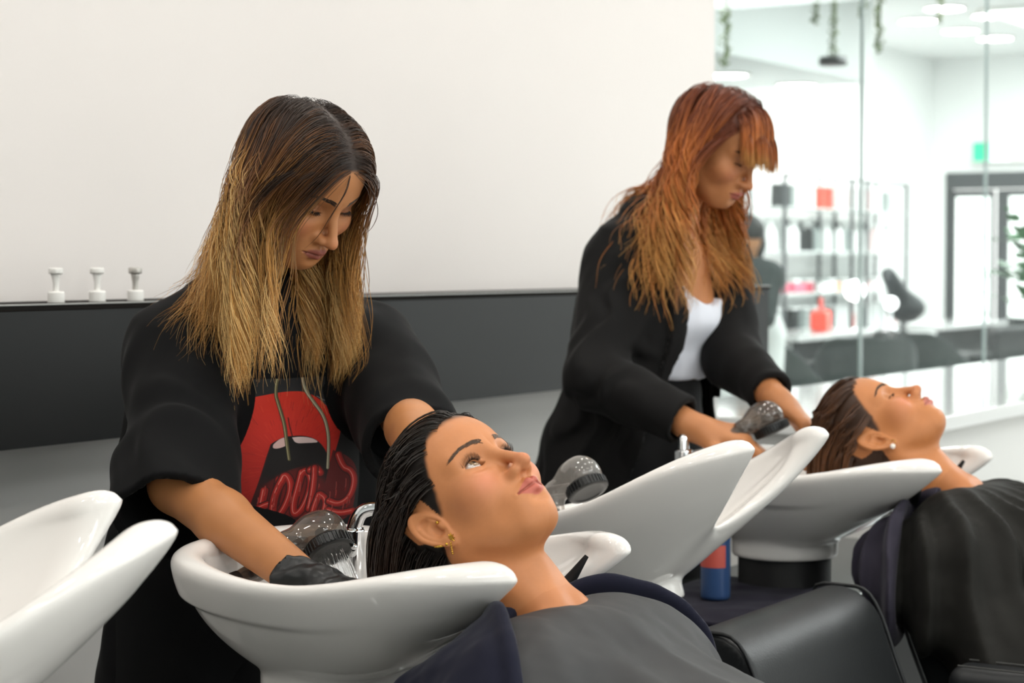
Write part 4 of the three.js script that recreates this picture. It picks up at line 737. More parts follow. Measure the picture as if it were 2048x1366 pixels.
  for (let i = 0; i < 60; i++) { const a = strands[Math.floor(rnd() * 3000)]; const k = 0.006 + 0.012 * rnd(), d = [rr(-1, 1), rr(-0.3, 0.6), rr(-1, 1)]; strands.push({ ...a, w: 0.0006, p: a.p.map((p, j) => add3(p, d, k * Math.sin(j / a.p.length * 3.1))) }); }
  wpart('hair', strandMesh(strands, 3, 0.6), hairMat, root);
}
// stylist with copper hair in the blazer
{
  const fr = orient([3.782, 1.588, 0.85], [0.0, -0.5, 0.866], [0, 0.866, 0.5]);
  const line = (a, y, z) => z > 0.02 ? y - mix(0.015, 0.066, sstep(0.02, 0.07, z)) : y - mix(-0.075, 0.015, sstep(-0.04, 0.02, z));
  const hf = headField({ open: 0.1, lid: -0.003, nose: 0.002 }), hc = headColor({ tone: { base: lin('#bd7d50'), blush: lin('#c97c5c'), lip: lin('#a85a4e') } });
  const root = person('standing woman with wavy copper hair in a black blazer over a white top', [3.8, 0, 0.66]);
  const C7 = [3.80, 1.45, 0.735], shR = [3.70, 1.345, 0.675], shL = [3.97, 1.36, 0.77], elR = [3.535, 1.115, 0.70], wrR = [3.535, 1.018, 0.93], elL = [3.83, 1.145, 0.865], wrL = [3.685, 1.062, 1.04];
  const dR = norm([0.10, -0.05, 0.20]), upR = [-0.35, 0.9, 0.1], hR = frame(wrR, norm(cross(dR, upR)), dR, norm(cross(norm(cross(dR, upR)), dR)));
  const dL = norm([-0.02, -0.10, 0.14]), upL = [0.2, 0.9, 0.4], hL = frame(wrL, norm(cross(dL, upL)), dL, norm(cross(norm(cross(dL, upL)), dL)));
  const capsR = handCapsules(hR, 1, [0.35, 0.25, 0.4, 0.5, 0.6], 1.1), capsL = handCapsules(hL, -1, [0.3, 0.35, 0.4, 0.45, 0.5], 1.2);
  const L = [[fr.from(0, -0.055, -0.03), 0.050, C7, 0.052], [C7, 0.052, [3.80, 1.34, 0.72], 0.075],
    [shR, 0.045, elR, 0.040], [elR, 0.041, lerp3(elR, wrR, 0.3), 0.038], [lerp3(elR, wrR, 0.3), 0.038, wrR, 0.027], [shL, 0.045, elL, 0.038], [elL, 0.040, lerp3(elL, wrL, 0.3), 0.0375], [lerp3(elL, wrL, 0.3), 0.0375, wrL, 0.027],
    [shR, 0.05, [3.80, 1.34, 0.71], 0.08], [shL, 0.05, [3.80, 1.34, 0.71], 0.08], [[3.80, 1.33, 0.72], 0.095, [3.80, 1.25, 0.725], 0.10], [[3.80, 1.25, 0.72], 0.10, [3.80, 0.98, 0.66], 0.10],
    
    [[3.72, 0.92, 0.64], 0.08, [3.70, 0.5, 0.63], 0.055], [[3.70, 0.5, 0.63], 0.052, [3.69, 0.1, 0.6], 0.035], [[3.88, 0.92, 0.66], 0.08, [3.90, 0.5, 0.65], 0.055], [[3.90, 0.5, 0.65], 0.052, [3.91, 0.1, 0.62], 0.035], ...capsR, ...capsL];
  const limbs = blob(L, 0.016);
  const skin = skinGeo(fr, hf, hc, limbs, [3.38, 0.02, 0.46], [4.08, 1.52, 1.27], { headCell: 0.003, cell: 0.0085, tone: lin('#bd7d50'), k: 0.02, scalp: scalpOf(line), scalpColor: lin('#5a2a14') });
  wpart('body', skin.geo, skinMat, root);
  face(root, fr, hf, { look: [0, -0.75, 0.6], lash: { open: 0.1, lid: -0.003, down: 1 }, brow: { col: [0.08, 0.035, 0.018] } });
  const tf = fromUp([3.80, 1.37, 0.705], [0.003, 0.36, 0.055], [-0.10, 0, 1]);
  // white sleeveless top
  const topF = torsoField(tf, [[-0.262, 0.155, 0.128, 0.11], [-0.20, 0.150, 0.135, 0.11], [-0.13, 0.158, 0.162, 0.11], [-0.075, 0.154, 0.148, 0.11], [0.0, 0.135, 0.105, 0.09], [0.03, 0.1, 0.05, 0.07]], 2.3);
  const top = (x, y, z) => { const q = tf.to(x, y, z); let d = topF(x, y, z) + 0.003 * noise(x * 30, y * 12, z * 30); const scoop = Math.hypot(q[0] * 0.9, q[1] + 0.005) - 0.088; return q[2] > 0 ? smax(d, -scoop, 0.006) : d; };
  wpart('top', meshField(top, [3.60, 1.06, 0.55], [4.0, 1.42, 0.92], 0.006), cloth('#dfe2ec', 0.85, 0.3), root, 'pale white scoop-neck top');
  // trousers
  const legs = blob([[[3.80, 1.06, 0.68], 0.115, [3.80, 0.92, 0.66], 0.15], [[3.72, 0.88, 0.645], 0.115, [3.70, 0.5, 0.63], 0.09], [[3.70, 0.5, 0.63], 0.09, [3.69, 0.06, 0.61], 0.085], [[3.88, 0.88, 0.665], 0.115, [3.90, 0.5, 0.65], 0.09], [[3.90, 0.5, 0.65], 0.09, [3.91, 0.06, 0.63], 0.085]], 0.05);
  wpart('trousers', meshField((x, y, z) => smax(smax(legs(x, y, z) + 0.003 * noise(x * 20, y * 8, z * 20), 0.05 - y, 0.005), y - 1.125, 0.005), [3.50, 0.0, 0.42], [4.10, 1.15, 0.92], 0.011), cloth('#1b1b1c', 0.85, 0.3), root);
  for (const [x, z] of [[3.69, 0.63], [3.91, 0.65]]) { const s = blob([[[x, 0.035, z - 0.08], 0.034, [x, 0.03, z + 0.10], 0.036], [[x, 0.05, z - 0.05], 0.04, [x, 0.09, z - 0.05], 0.042]], 0.03); wpart('shoe', meshField((a, b, c) => smax(s(a, b, c), 0.004 - b, 0.004), [x - 0.12, -0.01, z - 0.18], [x + 0.12, 0.16, z + 0.2], 0.008), M.blackPlastic, root); }
  // blazer, open at the front
  const trunk = torsoField(tf, [[-0.62, 0.24, 0.19, 0.21], [-0.45, 0.215, 0.165, 0.175], [-0.27, 0.180, 0.145, 0.135], [-0.12, 0.185, 0.155, 0.135], [-0.02, 0.180, 0.12, 0.115], [0.035, 0.155, 0.075, 0.095], [0.075, 0.10, 0.06, 0.08], [0.115, 0.07, 0.055, 0.07]]);
  const ax = (a, b) => { const d = norm(sub3(b, a)); return (x, y, z) => (x - a[0]) * d[0] + (y - a[1]) * d[1] + (z - a[2]) * d[2]; };
  const fR = ax(elR, wrR), fL = ax(elL, wrL);
  const wr = (x, y, z) => 0.008 * noise(x * 8, y * 6, z * 8) + 0.0045 * noise(x * 20, y * 12, z * 20) + 0.005 * Math.sin(70 * fR(x, y, z) + 8 * noise(x * 9, y * 9, z * 9)) * sstep(0.16, 0.0, Math.abs(fR(x, y, z))) * sstep(3.68, 3.60, x);
  const sleeves = (x, y, z) => {
    const r = fR(x, y, z), l = fL(x, y, z);
    let a = smin(cap(x, y, z, 3.695, 1.345, 0.670, 0.070, ...elR, 0.066), cap(x, y, z, ...elR, 0.064, ...wrR, 0.050), 0.03), b = smin(cap(x, y, z, 3.965, 1.345, 0.768, 0.070, ...elL, 0.062), cap(x, y, z, ...elL, 0.060, ...wrL, 0.047), 0.03);
    const w = Math.min(a, b) < 0.05 ? wr(x, y, z) : 0; a += w; b += w;
    a = smax(smax(a, r - 0.215, 0.006), -smax(a + 0.013, 0.15 - r, 0.01), 0.003);
    b = smax(smax(b, l - 0.19, 0.006), -smax(b + 0.013, 0.13 - l, 0.01), 0.003);
    return Math.min(a, b);
  };
  const gap = (v) => v > -0.02 ? 0.065 + 0.02 * sstep(0.1, -0.02, v) : 0.085 + 0.10 * sstep(-0.1, -0.6, v);
  const blazer = (x, y, z) => {
    let d = trunk(x, y, z); const sl = sleeves(x, y, z); if (Math.min(Math.abs(d), Math.abs(sl)) > 0.07 && Math.min(d, sl) > 0.07) return Math.min(d, sl);
    const q = tf.to(x, y, z); if (Math.abs(d) < 0.06) d += wr(x, y, z);
    const outer = d, wedge = Math.abs(q[0]) - gap(q[1]);
    d = smax(d, -smax(wedge, 0.02 - q[2], 0.01), 0.008);
    if (q[2] > -0.02 && q[1] < 0.05) d = smax(d, -smax(outer + 0.013, wedge - 0.05, 0.01), 0.004);      // the jacket is a shell
    d = smin(d, sl, 0.025);
    d = smax(d, -(cap(x, y, z, ...C7, 0.060, ...fr.from(0, -0.03, -0.02), 0.066)), 0.008);
    if (q[2] > 0.0 && q[1] > -0.30) { const lw = mix(0.018, 0.048, sstep(-0.30, -0.03, q[1])) * sstep(0.10, 0.05, q[1]), lap = Math.max(Math.abs(wedge - lw * 0.5) - lw * 0.5, Math.abs(outer - 0.006) - 0.0045); if (lw > 0.003) d = smin(d, lap, 0.002); }   // lapels
    return d;
  };
  wpart('blazer', meshField(blazer, [3.32, 0.70, 0.40], [4.14, 1.56, 1.12], 0.0062), blackSuit, root);
  const neckOnly = blob([[fr.from(0, -0.055, -0.03), 0.052, C7, 0.056]], 0.01), body = hairField(fr, headField({ open: 0, noEars: 1 }), (x, y, z) => Math.min(neckOnly(x, y, z), smin(trunk(x, y, z), sleeves(x, y, z), 0.03)));
  const c0 = lin('#6b3218'), c1 = lin('#ad6029'), c2 = lin('#dba55c');
  const copper = { seed: 9, n: 2700, line, w: 0.0032,
    lock: (p) => { const s = p[0] >= 0 ? 1 : -1, fringe = p[2] > 0.03 && Math.abs(p[0]) < 0.056 && p[1] > 0.05; if (fringe) return { dir: [p[0] * 5, -0.1, 1], off: rr(0.003, 0.012), grav: 0.75, len: rr(0.062, 0.088) + (p[1] - 0.06) * 0.9, ds: 0.008, hug: (q) => q[1] > 0.015 };
      return { dir: [s * 1.0, 0.15, p[2] < -0.05 ? -0.8 : -0.15], off: 0.002 + 0.018 * sstep(-0.04, 0.09, p[1]) * rr(0.35, 1), bias: p[2] < 0 ? [-0.25 * rr(0, 1), 0, -0.35 * rr(0, 1)] : null, steer: (q) => q[1] > -0.03 && q[2] > -0.02 ? [Math.sign(q[0]) * 0.4, -0.6, -0.53 * sstep(-0.02, 0.05, q[2])] : null, grav: 0.6, len: rr(0.33, 0.43), hug: (q) => q[1] > -0.10 }; },
    wave: (p, cl) => (p[2] > 0.03 && Math.abs(p[0]) < 0.056 ? null : { amp: 0.018 + 0.010 * cl, freq: 13 + 4 * cl, ph: Math.round(cl * 5) * 1.3 + rr(-0.2, 0.2) }),
    color: (p, t, tone, cl) => lerp3(lerp3(c0, c1, sstep(0.1, 0.5, t)), c2, sstep(0.55, 1, t) * (cl > 0 ? 0.9 : 0.35)).map((v) => v * tone) };
  const strands = looseHair(fr, hf, body, copper);
  strands.push(...looseHair(fr, hf, body, { ...copper, seed: 10, n: 520, only: (p) => p[2] > 0.03 && Math.abs(p[0]) < 0.056 && p[1] > 0.055 }));
  wpart('hair', strandMesh(strands, 3, 0.6), hairMat, root);
}
// ───────────── earrings ─────────────
{
  const gold = mat('#c9a044', 0.25, 1), pearl = mat('#efe9e2', 0.2, 0, { clearcoat: 0.8 });
  const people = scene.children.filter((o) => o.name.startsWith('person'));
  const near = people[0], far = people[1];
  const earAt = (fr, u, v, w) => { const c = 0.90, s = 0.436, uu = u + v * 0.22; const cx = uu * s + w * c, cz = -uu * c + w * s; return fr.from(-(0.0725 + cx), v - 0.016, -0.010 + cz); };   // right ear
  const ring = (p, r, t, n) => { const g = new THREE.TorusGeometry(r, t, 10, 32), q = new THREE.Quaternion().setFromUnitVectors(new V3(0, 0, 1), new V3(...norm(n))); g.applyQuaternion(q); g.translate(...p); return g; };
  const fr = clientFrames[0];
  wpart('earring', ring(earAt(fr, 0.012, -0.020, 0.004), 0.0062, 0.0009, fr.dir(0.2, 0.75, 0.6)), gold, near, 'small gold hoop on the ear rim');
  const bow = []; const c = earAt(fr, -0.006, -0.026, 0.0075);
  for (let i = 0; i < 8; i++) { const a = i / 8 * 6.283, d = [fr.R, fr.U, fr.F], e = add3(add3(c, fr.U, Math.sin(a) * 0.0062), fr.F, Math.cos(a) * 0.0062); bow.push(taperTube([c, lerp3(c, e, 0.6), e], [0.0012, 0.0011, 0.0004], 6, 8)); }
  for (let k = 0; k < 6; k++) { const g = new THREE.SphereGeometry(0.0014, 10, 8); g.translate(...add3(c, [-0.0015, -0.006 - k * 0.0026, k * 0.0006])); bow.push(g); }
  wpart('earring', merged(bow), gold, near, 'gold starburst earring with a short drop');
  const studs = [earAt(fr, -0.0125, 0.002, 0.0065), earAt(fr, 0.004, -0.0265, 0.006)]; for (const p of studs) { const g = new THREE.SphereGeometry(0.0022, 14, 10); g.translate(...p); wpart('earring', g, gold, near, 'tiny gold stud'); }
  const f2 = clientFrames[1], p2 = earAt(f2, -0.004, -0.030, 0.007), s = new THREE.SphereGeometry(0.0052, 18, 14); s.translate(p2[0] - 0.003, p2[1] - 0.007, p2[2]); wpart('earring', s, pearl, far, 'small pearl drop'); wpart('earring', ring(add3(p2, [-0.001, 0.001, 0]), 0.004, 0.0007, [1, 0, 0]), gold, far, 'fine gold hook');
}
// ───────────── console, basin fittings, salon chairs near the camera ─────────────
const consoleMat = mat('#2b2d2c', 0.16), leather = new THREE.MeshPhysicalMaterial({ color: new THREE.Color('#16181a'), roughness: 0.45, bumpMap: noiseTex(256, (u, v) => 0.5 + 0.3 * noise(u * 60, v * 60, 1) + 0.25 * noise(u * 120, v * 120, 4)), bumpScale: 0.0003, specularIntensity: 0.8 });
{
  const t = thing('basin_console', 'long low black console with a glossy top under the row of basins', 'console', [2.2, 0, 1.05]);
  part('cabinet', plainBox(-2.6, 2.15, 0.08, 0.67, -0.16, 0.15), M.black, t); part('plinth', plainBox(-2.55, 2.1, 0, 0.08, -0.13, 0.12), M.blackPlastic, t);
  part('top', box(-2.62, 2.18, 0.67, 0.7, -0.19, 0.178, 0.003), consoleMat, t); part('edge_strip', box(-2.62, 2.18, 0.694, 0.7005, 0.176, 0.182, 0.001), M.steel, t);
}
// towels on the console
const towelGeo = (w, d, h, s, fold = 0) => meshField((x, y, z) => { const q = Math.max(Math.abs(x) - w / 2 + 0.004 * noise(z * 14, s, 1), Math.abs(z) - d / 2 + 0.004 * noise(x * 14, s, 2)); let r = smax(q, Math.abs(y - h / 2) - h / 2 - 0.0025 * noise(x * 16, s, z * 16) - (fold ? 0 : 0.003 * noise(x * 7, s + 3, z * 7)), Math.min(h * 0.7, 0.012)); if (fold) r = Math.max(r, -(Math.abs(((y / h * fold) % 1 + 1) % 1 - 0.5) < 0.06 ? Math.max(0.006 + q, -1) - 0.006 + 0.004 : -1)); return r; }, [-w / 2 - 0.02, -0.004, -d / 2 - 0.02], [w / 2 + 0.02, h + 0.012, d / 2 + 0.02], 0.005);
{
  let t = thing('towel', 'dark navy towel spread flat beside the blue bottle', 'towel', [3.40, 0.7, 1.045], 0.04); part('cloth', towelGeo(0.50, 0.26, 0.012, 1), cloth('#211f2b', 0.95, 0.5), t); part('hem', box(-0.25, 0.25, 0.002, 0.013, 0.112, 0.122, 0.003), cloth('#2c2a38', 0.95, 0.5), t);
  t = thing('towel', 'dark navy folded towel under the pale pink towel', 'towel', [4.06, 0.7, 1.03], -0.05); part('cloth', towelGeo(0.26, 0.2, 0.03, 3, 2), cloth('#26242f', 0.95, 0.5), t);
  t = thing('towel', 'pale pink folded towel on top of the navy folded towel', 'towel', [4.055, 0.731, 1.03], 0.02); part('cloth', towelGeo(0.23, 0.18, 0.034, 5, 2), cloth('#e4c9cd', 0.95, 0.4), t); part('border', box(-0.112, 0.112, 0.004, 0.009, 0.086, 0.093, 0.002), cloth('#b98590', 0.9, 0.3), t);
}
// bottle on the navy towel
{
  const t = thing('spray_bottle', 'blue plastic bottle with a coral red label standing on the navy towel', 'bottle', [3.385, 0.712, 1.045]);
  part('bottle', lathe([[0, 0], [0.024, 0], [0.0275, 0.003], [0.028, 0.01], [0.028, 0.115], [0.026, 0.128], [0.014, 0.142], [0.0125, 0.148], [0.0125, 0.158], [0, 0.158]], 36), mat('#35507c', 0.3), t);
  const lab = new THREE.CylinderGeometry(0.0284, 0.0284, 0.042, 28, 1, true, -2.6, 2.2); lab.translate(0, 0.083, 0); part('label', lab, mat('#c8584c', 0.5), t, 'coral red label');
  part('collar', lathe([[0.0135, 0.15], [0.0145, 0.15], [0.0145, 0.166], [0.009, 0.17], [0, 0.17]], 24), M.whitePlastic, t); part('trigger_head', merged([box(-0.009, 0.009, 0.168, 0.195, -0.03, 0.018), box(-0.005, 0.005, 0.155, 0.172, -0.034, -0.026)]), M.whitePlastic, t);
}
// pump dispensers let into the ledge
{
  const body = lathe([[0, 0], [0.0145, 0], [0.0152, 0.001], [0.0152, 0.017], [0.0140, 0.020], [0.0065, 0.0205], [0, 0.0205]], 28), stem = lathe([[0.0055, 0.02], [0.0055, 0.034], [0.0075, 0.046], [0.0085, 0.052], [0, 0.052]], 20);
  const head = merged([lathe([[0, 0.051], [0.0115, 0.051], [0.0128, 0.053], [0.0128, 0.060], [0.0115, 0.062], [0, 0.0625]], 24), (() => { const g = box(-0.004, 0.004, 0.0515, 0.0585, 0.008, 0.034, 0.002); return g; })()]);
  const mk = (x, z, label, m) => { const t = thing('pump_dispenser', label, 'dispenser', [x, 1.274, z], 2.6, 'pump dispensers on the ledge'); part('collar', body, M.whitePlastic, t); part('stem', stem, m, t); part('pump_head', head, m, t); return t; };
  mk(2.588, 0.135, 'leftmost white pump dispenser on the dark ledge', M.whitePlastic); mk(2.692, 0.135, 'middle white pump dispenser on the dark ledge', M.whitePlastic); mk(2.793, 0.135, 'silver-headed pump dispenser beside the stylist\'s shoulder', mat('#c2beb8', 0.3, 0.5));
}
// hand showers: frame with the spray along -y, handle leaving towards -x
const clearPlastic = new THREE.MeshPhysicalMaterial({ color: new THREE.Color('#e6e1dc'), roughness: 0.03, transmission: 0.82, thickness: 0, ior: 1.5, clearcoat: 1 });
const smokePlastic = new THREE.MeshPhysicalMaterial({ color: new THREE.Color('#a89c92'), roughness: 0.03, transmission: 0.8, thickness: 0, ior: 1.5, clearcoat: 1 });
function makeShower(label, plastic, head, face, tail, jets) {
  // head: centre of the rose; face: a point the rose looks at; tail: far end of the handle
  const down = norm(sub3(face, head)), t = thing('shower_head', label, 'shower head', head);
  const back0 = sub3(tail, head), back = norm(add3(back0, down, -dot3(back0, down))), side = cross(down.map((v) => -v), back);
  const F = frame([0, 0, 0], back.map((v) => -v), down.map((v) => -v), cross(back.map((v) => -v), down.map((v) => -v))), pt = (x, y, z) => F.from(x, y, z), m = new THREE.Matrix4().makeBasis(new V3(...F.R), new V3(...F.U), new V3(...F.F));
  const put = (g) => { g.applyMatrix4(m); return g; };
  const T = F.to(...back0), L = -T[0];
  const shellF = (x, y, z) => { let d = ell(x, y, z, 0, 0.004, 0, 0.035, 0.036, 0.035); d = smax(d, -0.012 - y, 0.004); const neck = cap(x, y, z, -0.022, 0.012, 0, 0.019, -0.055, 0.002, 0, 0.0165); return smin(d, smin(neck, cap(x, y, z, -0.055, 0.002, 0, 0.0165, T[0] * 0.62, T[1] * 0.62, 0, 0.0135), 0.012), 0.02); };
  const shell = meshField(shellF, [Math.min(T[0] * 0.62, -0.06) - 0.03, Math.min(T[1], 0) - 0.06, -0.05], [0.05, 0.06, 0.05], 0.0028); part('clear_head', put(shell), plastic, t);
  const ringPts = [[0.0295, -0.011], [0.0345, -0.011], [0.0352, -0.014], [0.0352, -0.026], [0.0335, -0.0285], [0.027, -0.029], [0.026, -0.0275], [0, -0.0272]]; const rg = [lathe(ringPts, 48)];
  for (let i = 0; i < 36; i++) { const a = i / 36 * 2 * Math.PI, b = box(-0.0012, 0.0012, -0.0265, -0.013, -0.0012, 0.0012, 0.0006); b.translate(0.0355, 0, 0); b.rotateY(a); rg.push(b); }
  part('face_ring', put(merged(rg)), M.blackPlastic, t);
  part('filter_core', put(merged([lathe([[0, -0.010], [0.022, -0.010], [0.0235, -0.005], [0.012, 0.002], [0.009, 0.012], [0, 0.013]], 28), (() => { const g = new THREE.CylinderGeometry(0.008, 0.0085, 0.04, 20); g.rotateZ(1.2); g.translate(-0.045, 0.004, 0); return g; })()])), mat('#3a332f', 0.3), t);
  const grip = taperTube([pt(T[0] * 0.60, T[1] * 0.60, 0), pt(T[0] * 0.8, T[1] * 0.8, 0), pt(T[0], T[1], 0)], [0.0140, 0.0150, 0.0125], 16, 20); part('handle', grip, jets ? smokePlastic : plastic, t);
  part('handle_core', taperTube([pt(T[0] * 0.55, T[1] * 0.55, 0), pt(T[0] * 0.97, T[1] * 0.97, 0)], [0.008, 0.008], 8, 14), mat('#4a4346', 0.35), t);
  part('hose_nut', taperTube([pt(T[0] * 0.985, T[1] * 0.985, 0), pt(T[0] * 1.05, T[1] * 1.05, 0), pt(T[0] * 1.12, T[1] * 1.12, 0)], [0.0135, 0.0145, 0.011], 10, 20), M.blackPlastic, t);
  if (jets) {   // small print on the grip, turned to the room
    const tg = new TextGeometry('ECO', { font: sans, size: 0.0085, depth: 0.0006, curveSegments: 4 }); tg.computeBoundingBox(); tg.translate(-tg.boundingBox.max.x / 2, -0.0042, 0);
    const X = norm(sub3(head, tail)), zc = norm(sub3([0, 1.35, 2.7], tail)), Z = norm(add3(zc, X, -dot3(zc, X))), Y = cross(Z, X); tg.applyMatrix4(new THREE.Matrix4().makeBasis(new V3(...X), new V3(...Y), new V3(...Z)));
    const at = add3(add3(sub3(tail, head), X, 0.022), Z, 0.0146); tg.translate(...at); part('lettering', tg, mat('#2c2a2c', 0.5), t); }
  if (jets) { reseed(77); const S = []; for (let i = 0; i < 46; i++) { const a = rr(0, 6.28), r = Math.sqrt(rnd()) * 0.024, len = rr(0.05, 0.085), P = []; for (let k = 0; k <= 6; k++) { const u = k / 6; P.push(add3(add3(head, pt(Math.cos(a) * r * (1 + u * 0.25), -0.029 - len * u, Math.sin(a) * r * (1 + u * 0.25))), [0, -0.02 * u * u, 0])); } S.push({ p: P, w: 0.0016, c: () => [1, 1, 1], shape: () => 1 }); }
    const w = part('water_spray', strandMesh(S, 4, 1), new THREE.MeshPhysicalMaterial({ color: 0xffffff, transmission: 1, thickness: 0.002, roughness: 0.02, ior: 1.33 }), null); tag(w, 'thin jets of water falling from the smoky shower head into the basin', 'water', null, 'stuff'); }
  return t;
}
makeShower('smoky shower head spraying water in the basin with the gloved hand', smokePlastic, [2.226, 0.962, 1.004], [2.214, 0.925, 1.035], [2.098, 0.915, 0.956], true);
makeShower('clear shower head with a black face resting in the empty tipped basin', clearPlastic, [2.896, 0.984, 1.036], [2.885, 0.945, 1.065], [2.850, 0.890, 0.985], false);
makeShower('smoky shower head in the hand of the stylist in the blazer', smokePlastic, [3.612, 1.034, 1.046], [3.615, 0.995, 1.065], [3.55, 1.0, 0.99], false);
// mixers
{
  const mk = (x, y, z, label, turn) => {
    const t = thing('basin_mixer', label, 'tap', [x, y, z], turn, 'chrome basin mixers');
    part('body', lathe([[0, -0.05], [0.012, -0.05], [0.014, -0.045], [0.017, 0.0], [0.018, 0.05], [0.0165, 0.054], [0, 0.055]], 32), M.chrome, t);
    part('spout', taperTube([[0, 0.045, 0], [0.012, 0.075, 0.002], [0.035, 0.082, 0.006], [0.06, 0.072, 0.012]], [0.011, 0.0105, 0.010, 0.009], 24, 18), M.chrome, t);
    part('lever', taperTube([[0, 0.02, 0.014], [0.0, 0.03, 0.035], [0, 0.036, 0.06]], [0.006, 0.0055, 0.0045], 12, 14), M.chrome, t);
    const dot = new THREE.CylinderGeometry(0.0042, 0.0042, 0.003, 20); dot.rotateX(Math.PI / 2); dot.translate(-0.004, 0.026, 0.0185); part('hot_mark', dot, mat('#c3201a', 0.4), t, 'red dot'); return t;
  };
  mk(2.285, 0.915, 1.01, 'chrome mixer tap beside the dark wet hair', -0.9); mk(3.50, 0.925, 0.918, 'chrome mixer tap under the wrist of the stylist in the blazer', 0.6);
}
// black leather wash chairs
function makeWashChair(label) {
  const t = thing('wash_chair', label, 'chair', [2.98, 0, 1.75], 0, 'black leather wash chairs');
  const backF = (x, y, z) => { const yy = y - 0.55, zz = z + 0.31 - (0.55 - y) * 0.42 - 0.10 * Math.max(0, y - 0.66), h = 0.235, q = Math.hypot(Math.max(Math.abs(yy) - h + 0.06, 0), Math.max(Math.abs(zz) - 0.065 + 0.06, 0)) - 0.06; return smax(q * 0.92, Math.abs(x) - 0.262, 0.012); };
  part('backrest', meshField(backF, [-0.29, 0.28, -0.5], [0.29, 0.82, 0.0], 0.008, { uv: (x, y, z) => [x * 4, (y - z) * 4] }), leather, t);
  for (const s of [-1, 1]) { const p = []; for (let i = 0; i <= 40; i++) { const a = i / 40 * 2 * Math.PI, cy = Math.cos(a), cz = Math.sin(a), hy = 0.235, hz = 0.066, e = 0.35; const yy = Math.sign(cy) * Math.abs(cy) ** e * hy, zz = Math.sign(cz) * Math.abs(cz) ** e * hz; const y = 0.55 + yy; p.push([s * 0.2625, y, zz - 0.31 + (0.55 - y) * 0.42 + 0.10 * Math.max(0, y - 0.66)]); } part('piping', tube(p, 0.0035, 80, 8), leather, t); }
  const seat = new RoundedBoxGeometry(0.52, 0.13, 0.52, 4, 0.05); seat.translate(0, 0.39, 0.13); part('seat', seat, leather, t);
  for (const s of [-1, 1]) { const a = new RoundedBoxGeometry(0.085, 0.07, 0.62, 4, 0.03); a.translate(s * 0.315, 0.625, 0.10); const arm = part('armrest', a, leather, t); for (const e of [-1, 1]) part('stitching', tube([[s * 0.315 + e * 0.03, 0.661, -0.19], [s * 0.315 + e * 0.03, 0.661, 0.39]], 0.0016, 20, 6), mat('#3a3a38', 0.6), arm); const b = new RoundedBoxGeometry(0.07, 0.38, 0.48, 3, 0.02); b.translate(s * 0.315, 0.41, 0.08); part('side_panel', b, leather, t); }
  part('base', merged([lathe([[0, 0], [0.27, 0], [0.275, 0.008], [0.26, 0.02], [0.06, 0.03], [0.05, 0.04], [0.05, 0.33], [0, 0.33]], 40)]), M.chrome, t);
  return t;
}
const washChair = makeWashChair('empty black leather wash chair between the two lying clients');
copy(washChair, 'black leather wash chair under the client in the grey cape', [2.13, -0.001, 1.83]); copy(washChair, 'black leather wash chair under the client in the dark pleated cape', [3.70, -0.001, 1.83]);
// ───────────── the salon beyond the glass ─────────────
{ // white counter
  const t = thing('counter', 'long white counter with a glossy top beyond the basins', 'counter', [4.78, 0, 0.45]);
  part('top', box(0, 5.2, 0.896, 0.936, -0.415, 0.435, 0.004), M.counter, t); part('front_panel', plainBox(0.03, 5.15, 0.08, 0.896, 0.38, 0.40), M.counterFront, t); part('end_panel', plainBox(0.03, 0.05, 0.08, 0.896, -0.40, 0.38), M.counterFront, t); part('back_panel', plainBox(0.05, 5.15, 0.08, 0.896, -0.41, -0.395), M.counterFront, t); part('plinth', plainBox(0.08, 5.1, 0, 0.08, -0.38, 0.34), M.frameDark, t);
}
// tub chairs
const tubMat = mat('#1f2927', 0.45), tubDark = mat('#191d1d', 0.4);
function makeTub(label, m, pos, turn) {
  const t = thing('tub_chair', label, 'chair', pos, turn, 'moulded tub chairs in the salon');
  part('shell', tubGeo, m, t); part('cushion', lathe([[0, 0.43], [0.2, 0.43], [0.225, 0.445], [0.225, 0.475], [0.2, 0.492], [0, 0.497]], 32), tubDark, t); part('column', lathe([[0, 0.02], [0.028, 0.02], [0.028, 0.38], [0.1, 0.40], [0, 0.40]], 20), M.chrome, t); part('base', lathe([[0, 0], [0.22, 0], [0.225, 0.008], [0.2, 0.016], [0.03, 0.03], [0, 0.03]], 32), M.chrome, t);
  return t;
}
const tubGeo = meshField((x, y, z) => { const r = Math.hypot(x / 0.31, z / 0.29), o = ell(x, y, z, 0, 0.62, 0, 0.325, 0.25, 0.305), i = ell(x, y, z, 0, 0.64, 0.01, 0.305, 0.235, 0.285); const cyl = Math.hypot(x, z * 1.06) - 0.32; let d = smin(Math.max(smax(o, y - 0.62, 0.02)), smax(cyl, Math.max(0.60 - y, y - 0.95), 0.02), 0.03); d = smax(d, -smin(i, smax(cyl + 0.022, 0.55 - y, 0.02), 0.02), 0.008); const cut = y - (0.64 + 0.24 * sstep(0.12, -0.24, z)); return smax(d, cut, 0.012); }, [-0.36, 0.34, -0.36], [0.36, 0.96, 0.36], 0.012);
const tub0 = makeTub('grey-green tub chair just beyond the far client\'s forehead', tubMat, [11.7, 0, -2.0], 2.1);
[[12.75, -1.9, 2.2, 'grey-green tub chair second along behind the counter', 0], [15.5, -2.05, 0.4, 'grey-green tub chair by the white table near the doors', 0], [16.4, -2.3, 2.4, 'grey-green tub chair farthest right behind the counter', 0], [11.25, -2.75, 2.6, 'grey-green tub chair beside the beige towel', 0], [10.6, -2.1, 1.9, 'grey-green tub chair low behind the blazer stylist\'s arm', 0]].forEach(([x, z, a, l]) => copy(tub0, l, [x, 0, z], a));
makeTub('dark tub chair at the right edge beyond the far client', mat('#1b2224', 0.3), [4.86, 0, 1.5], -2.5);
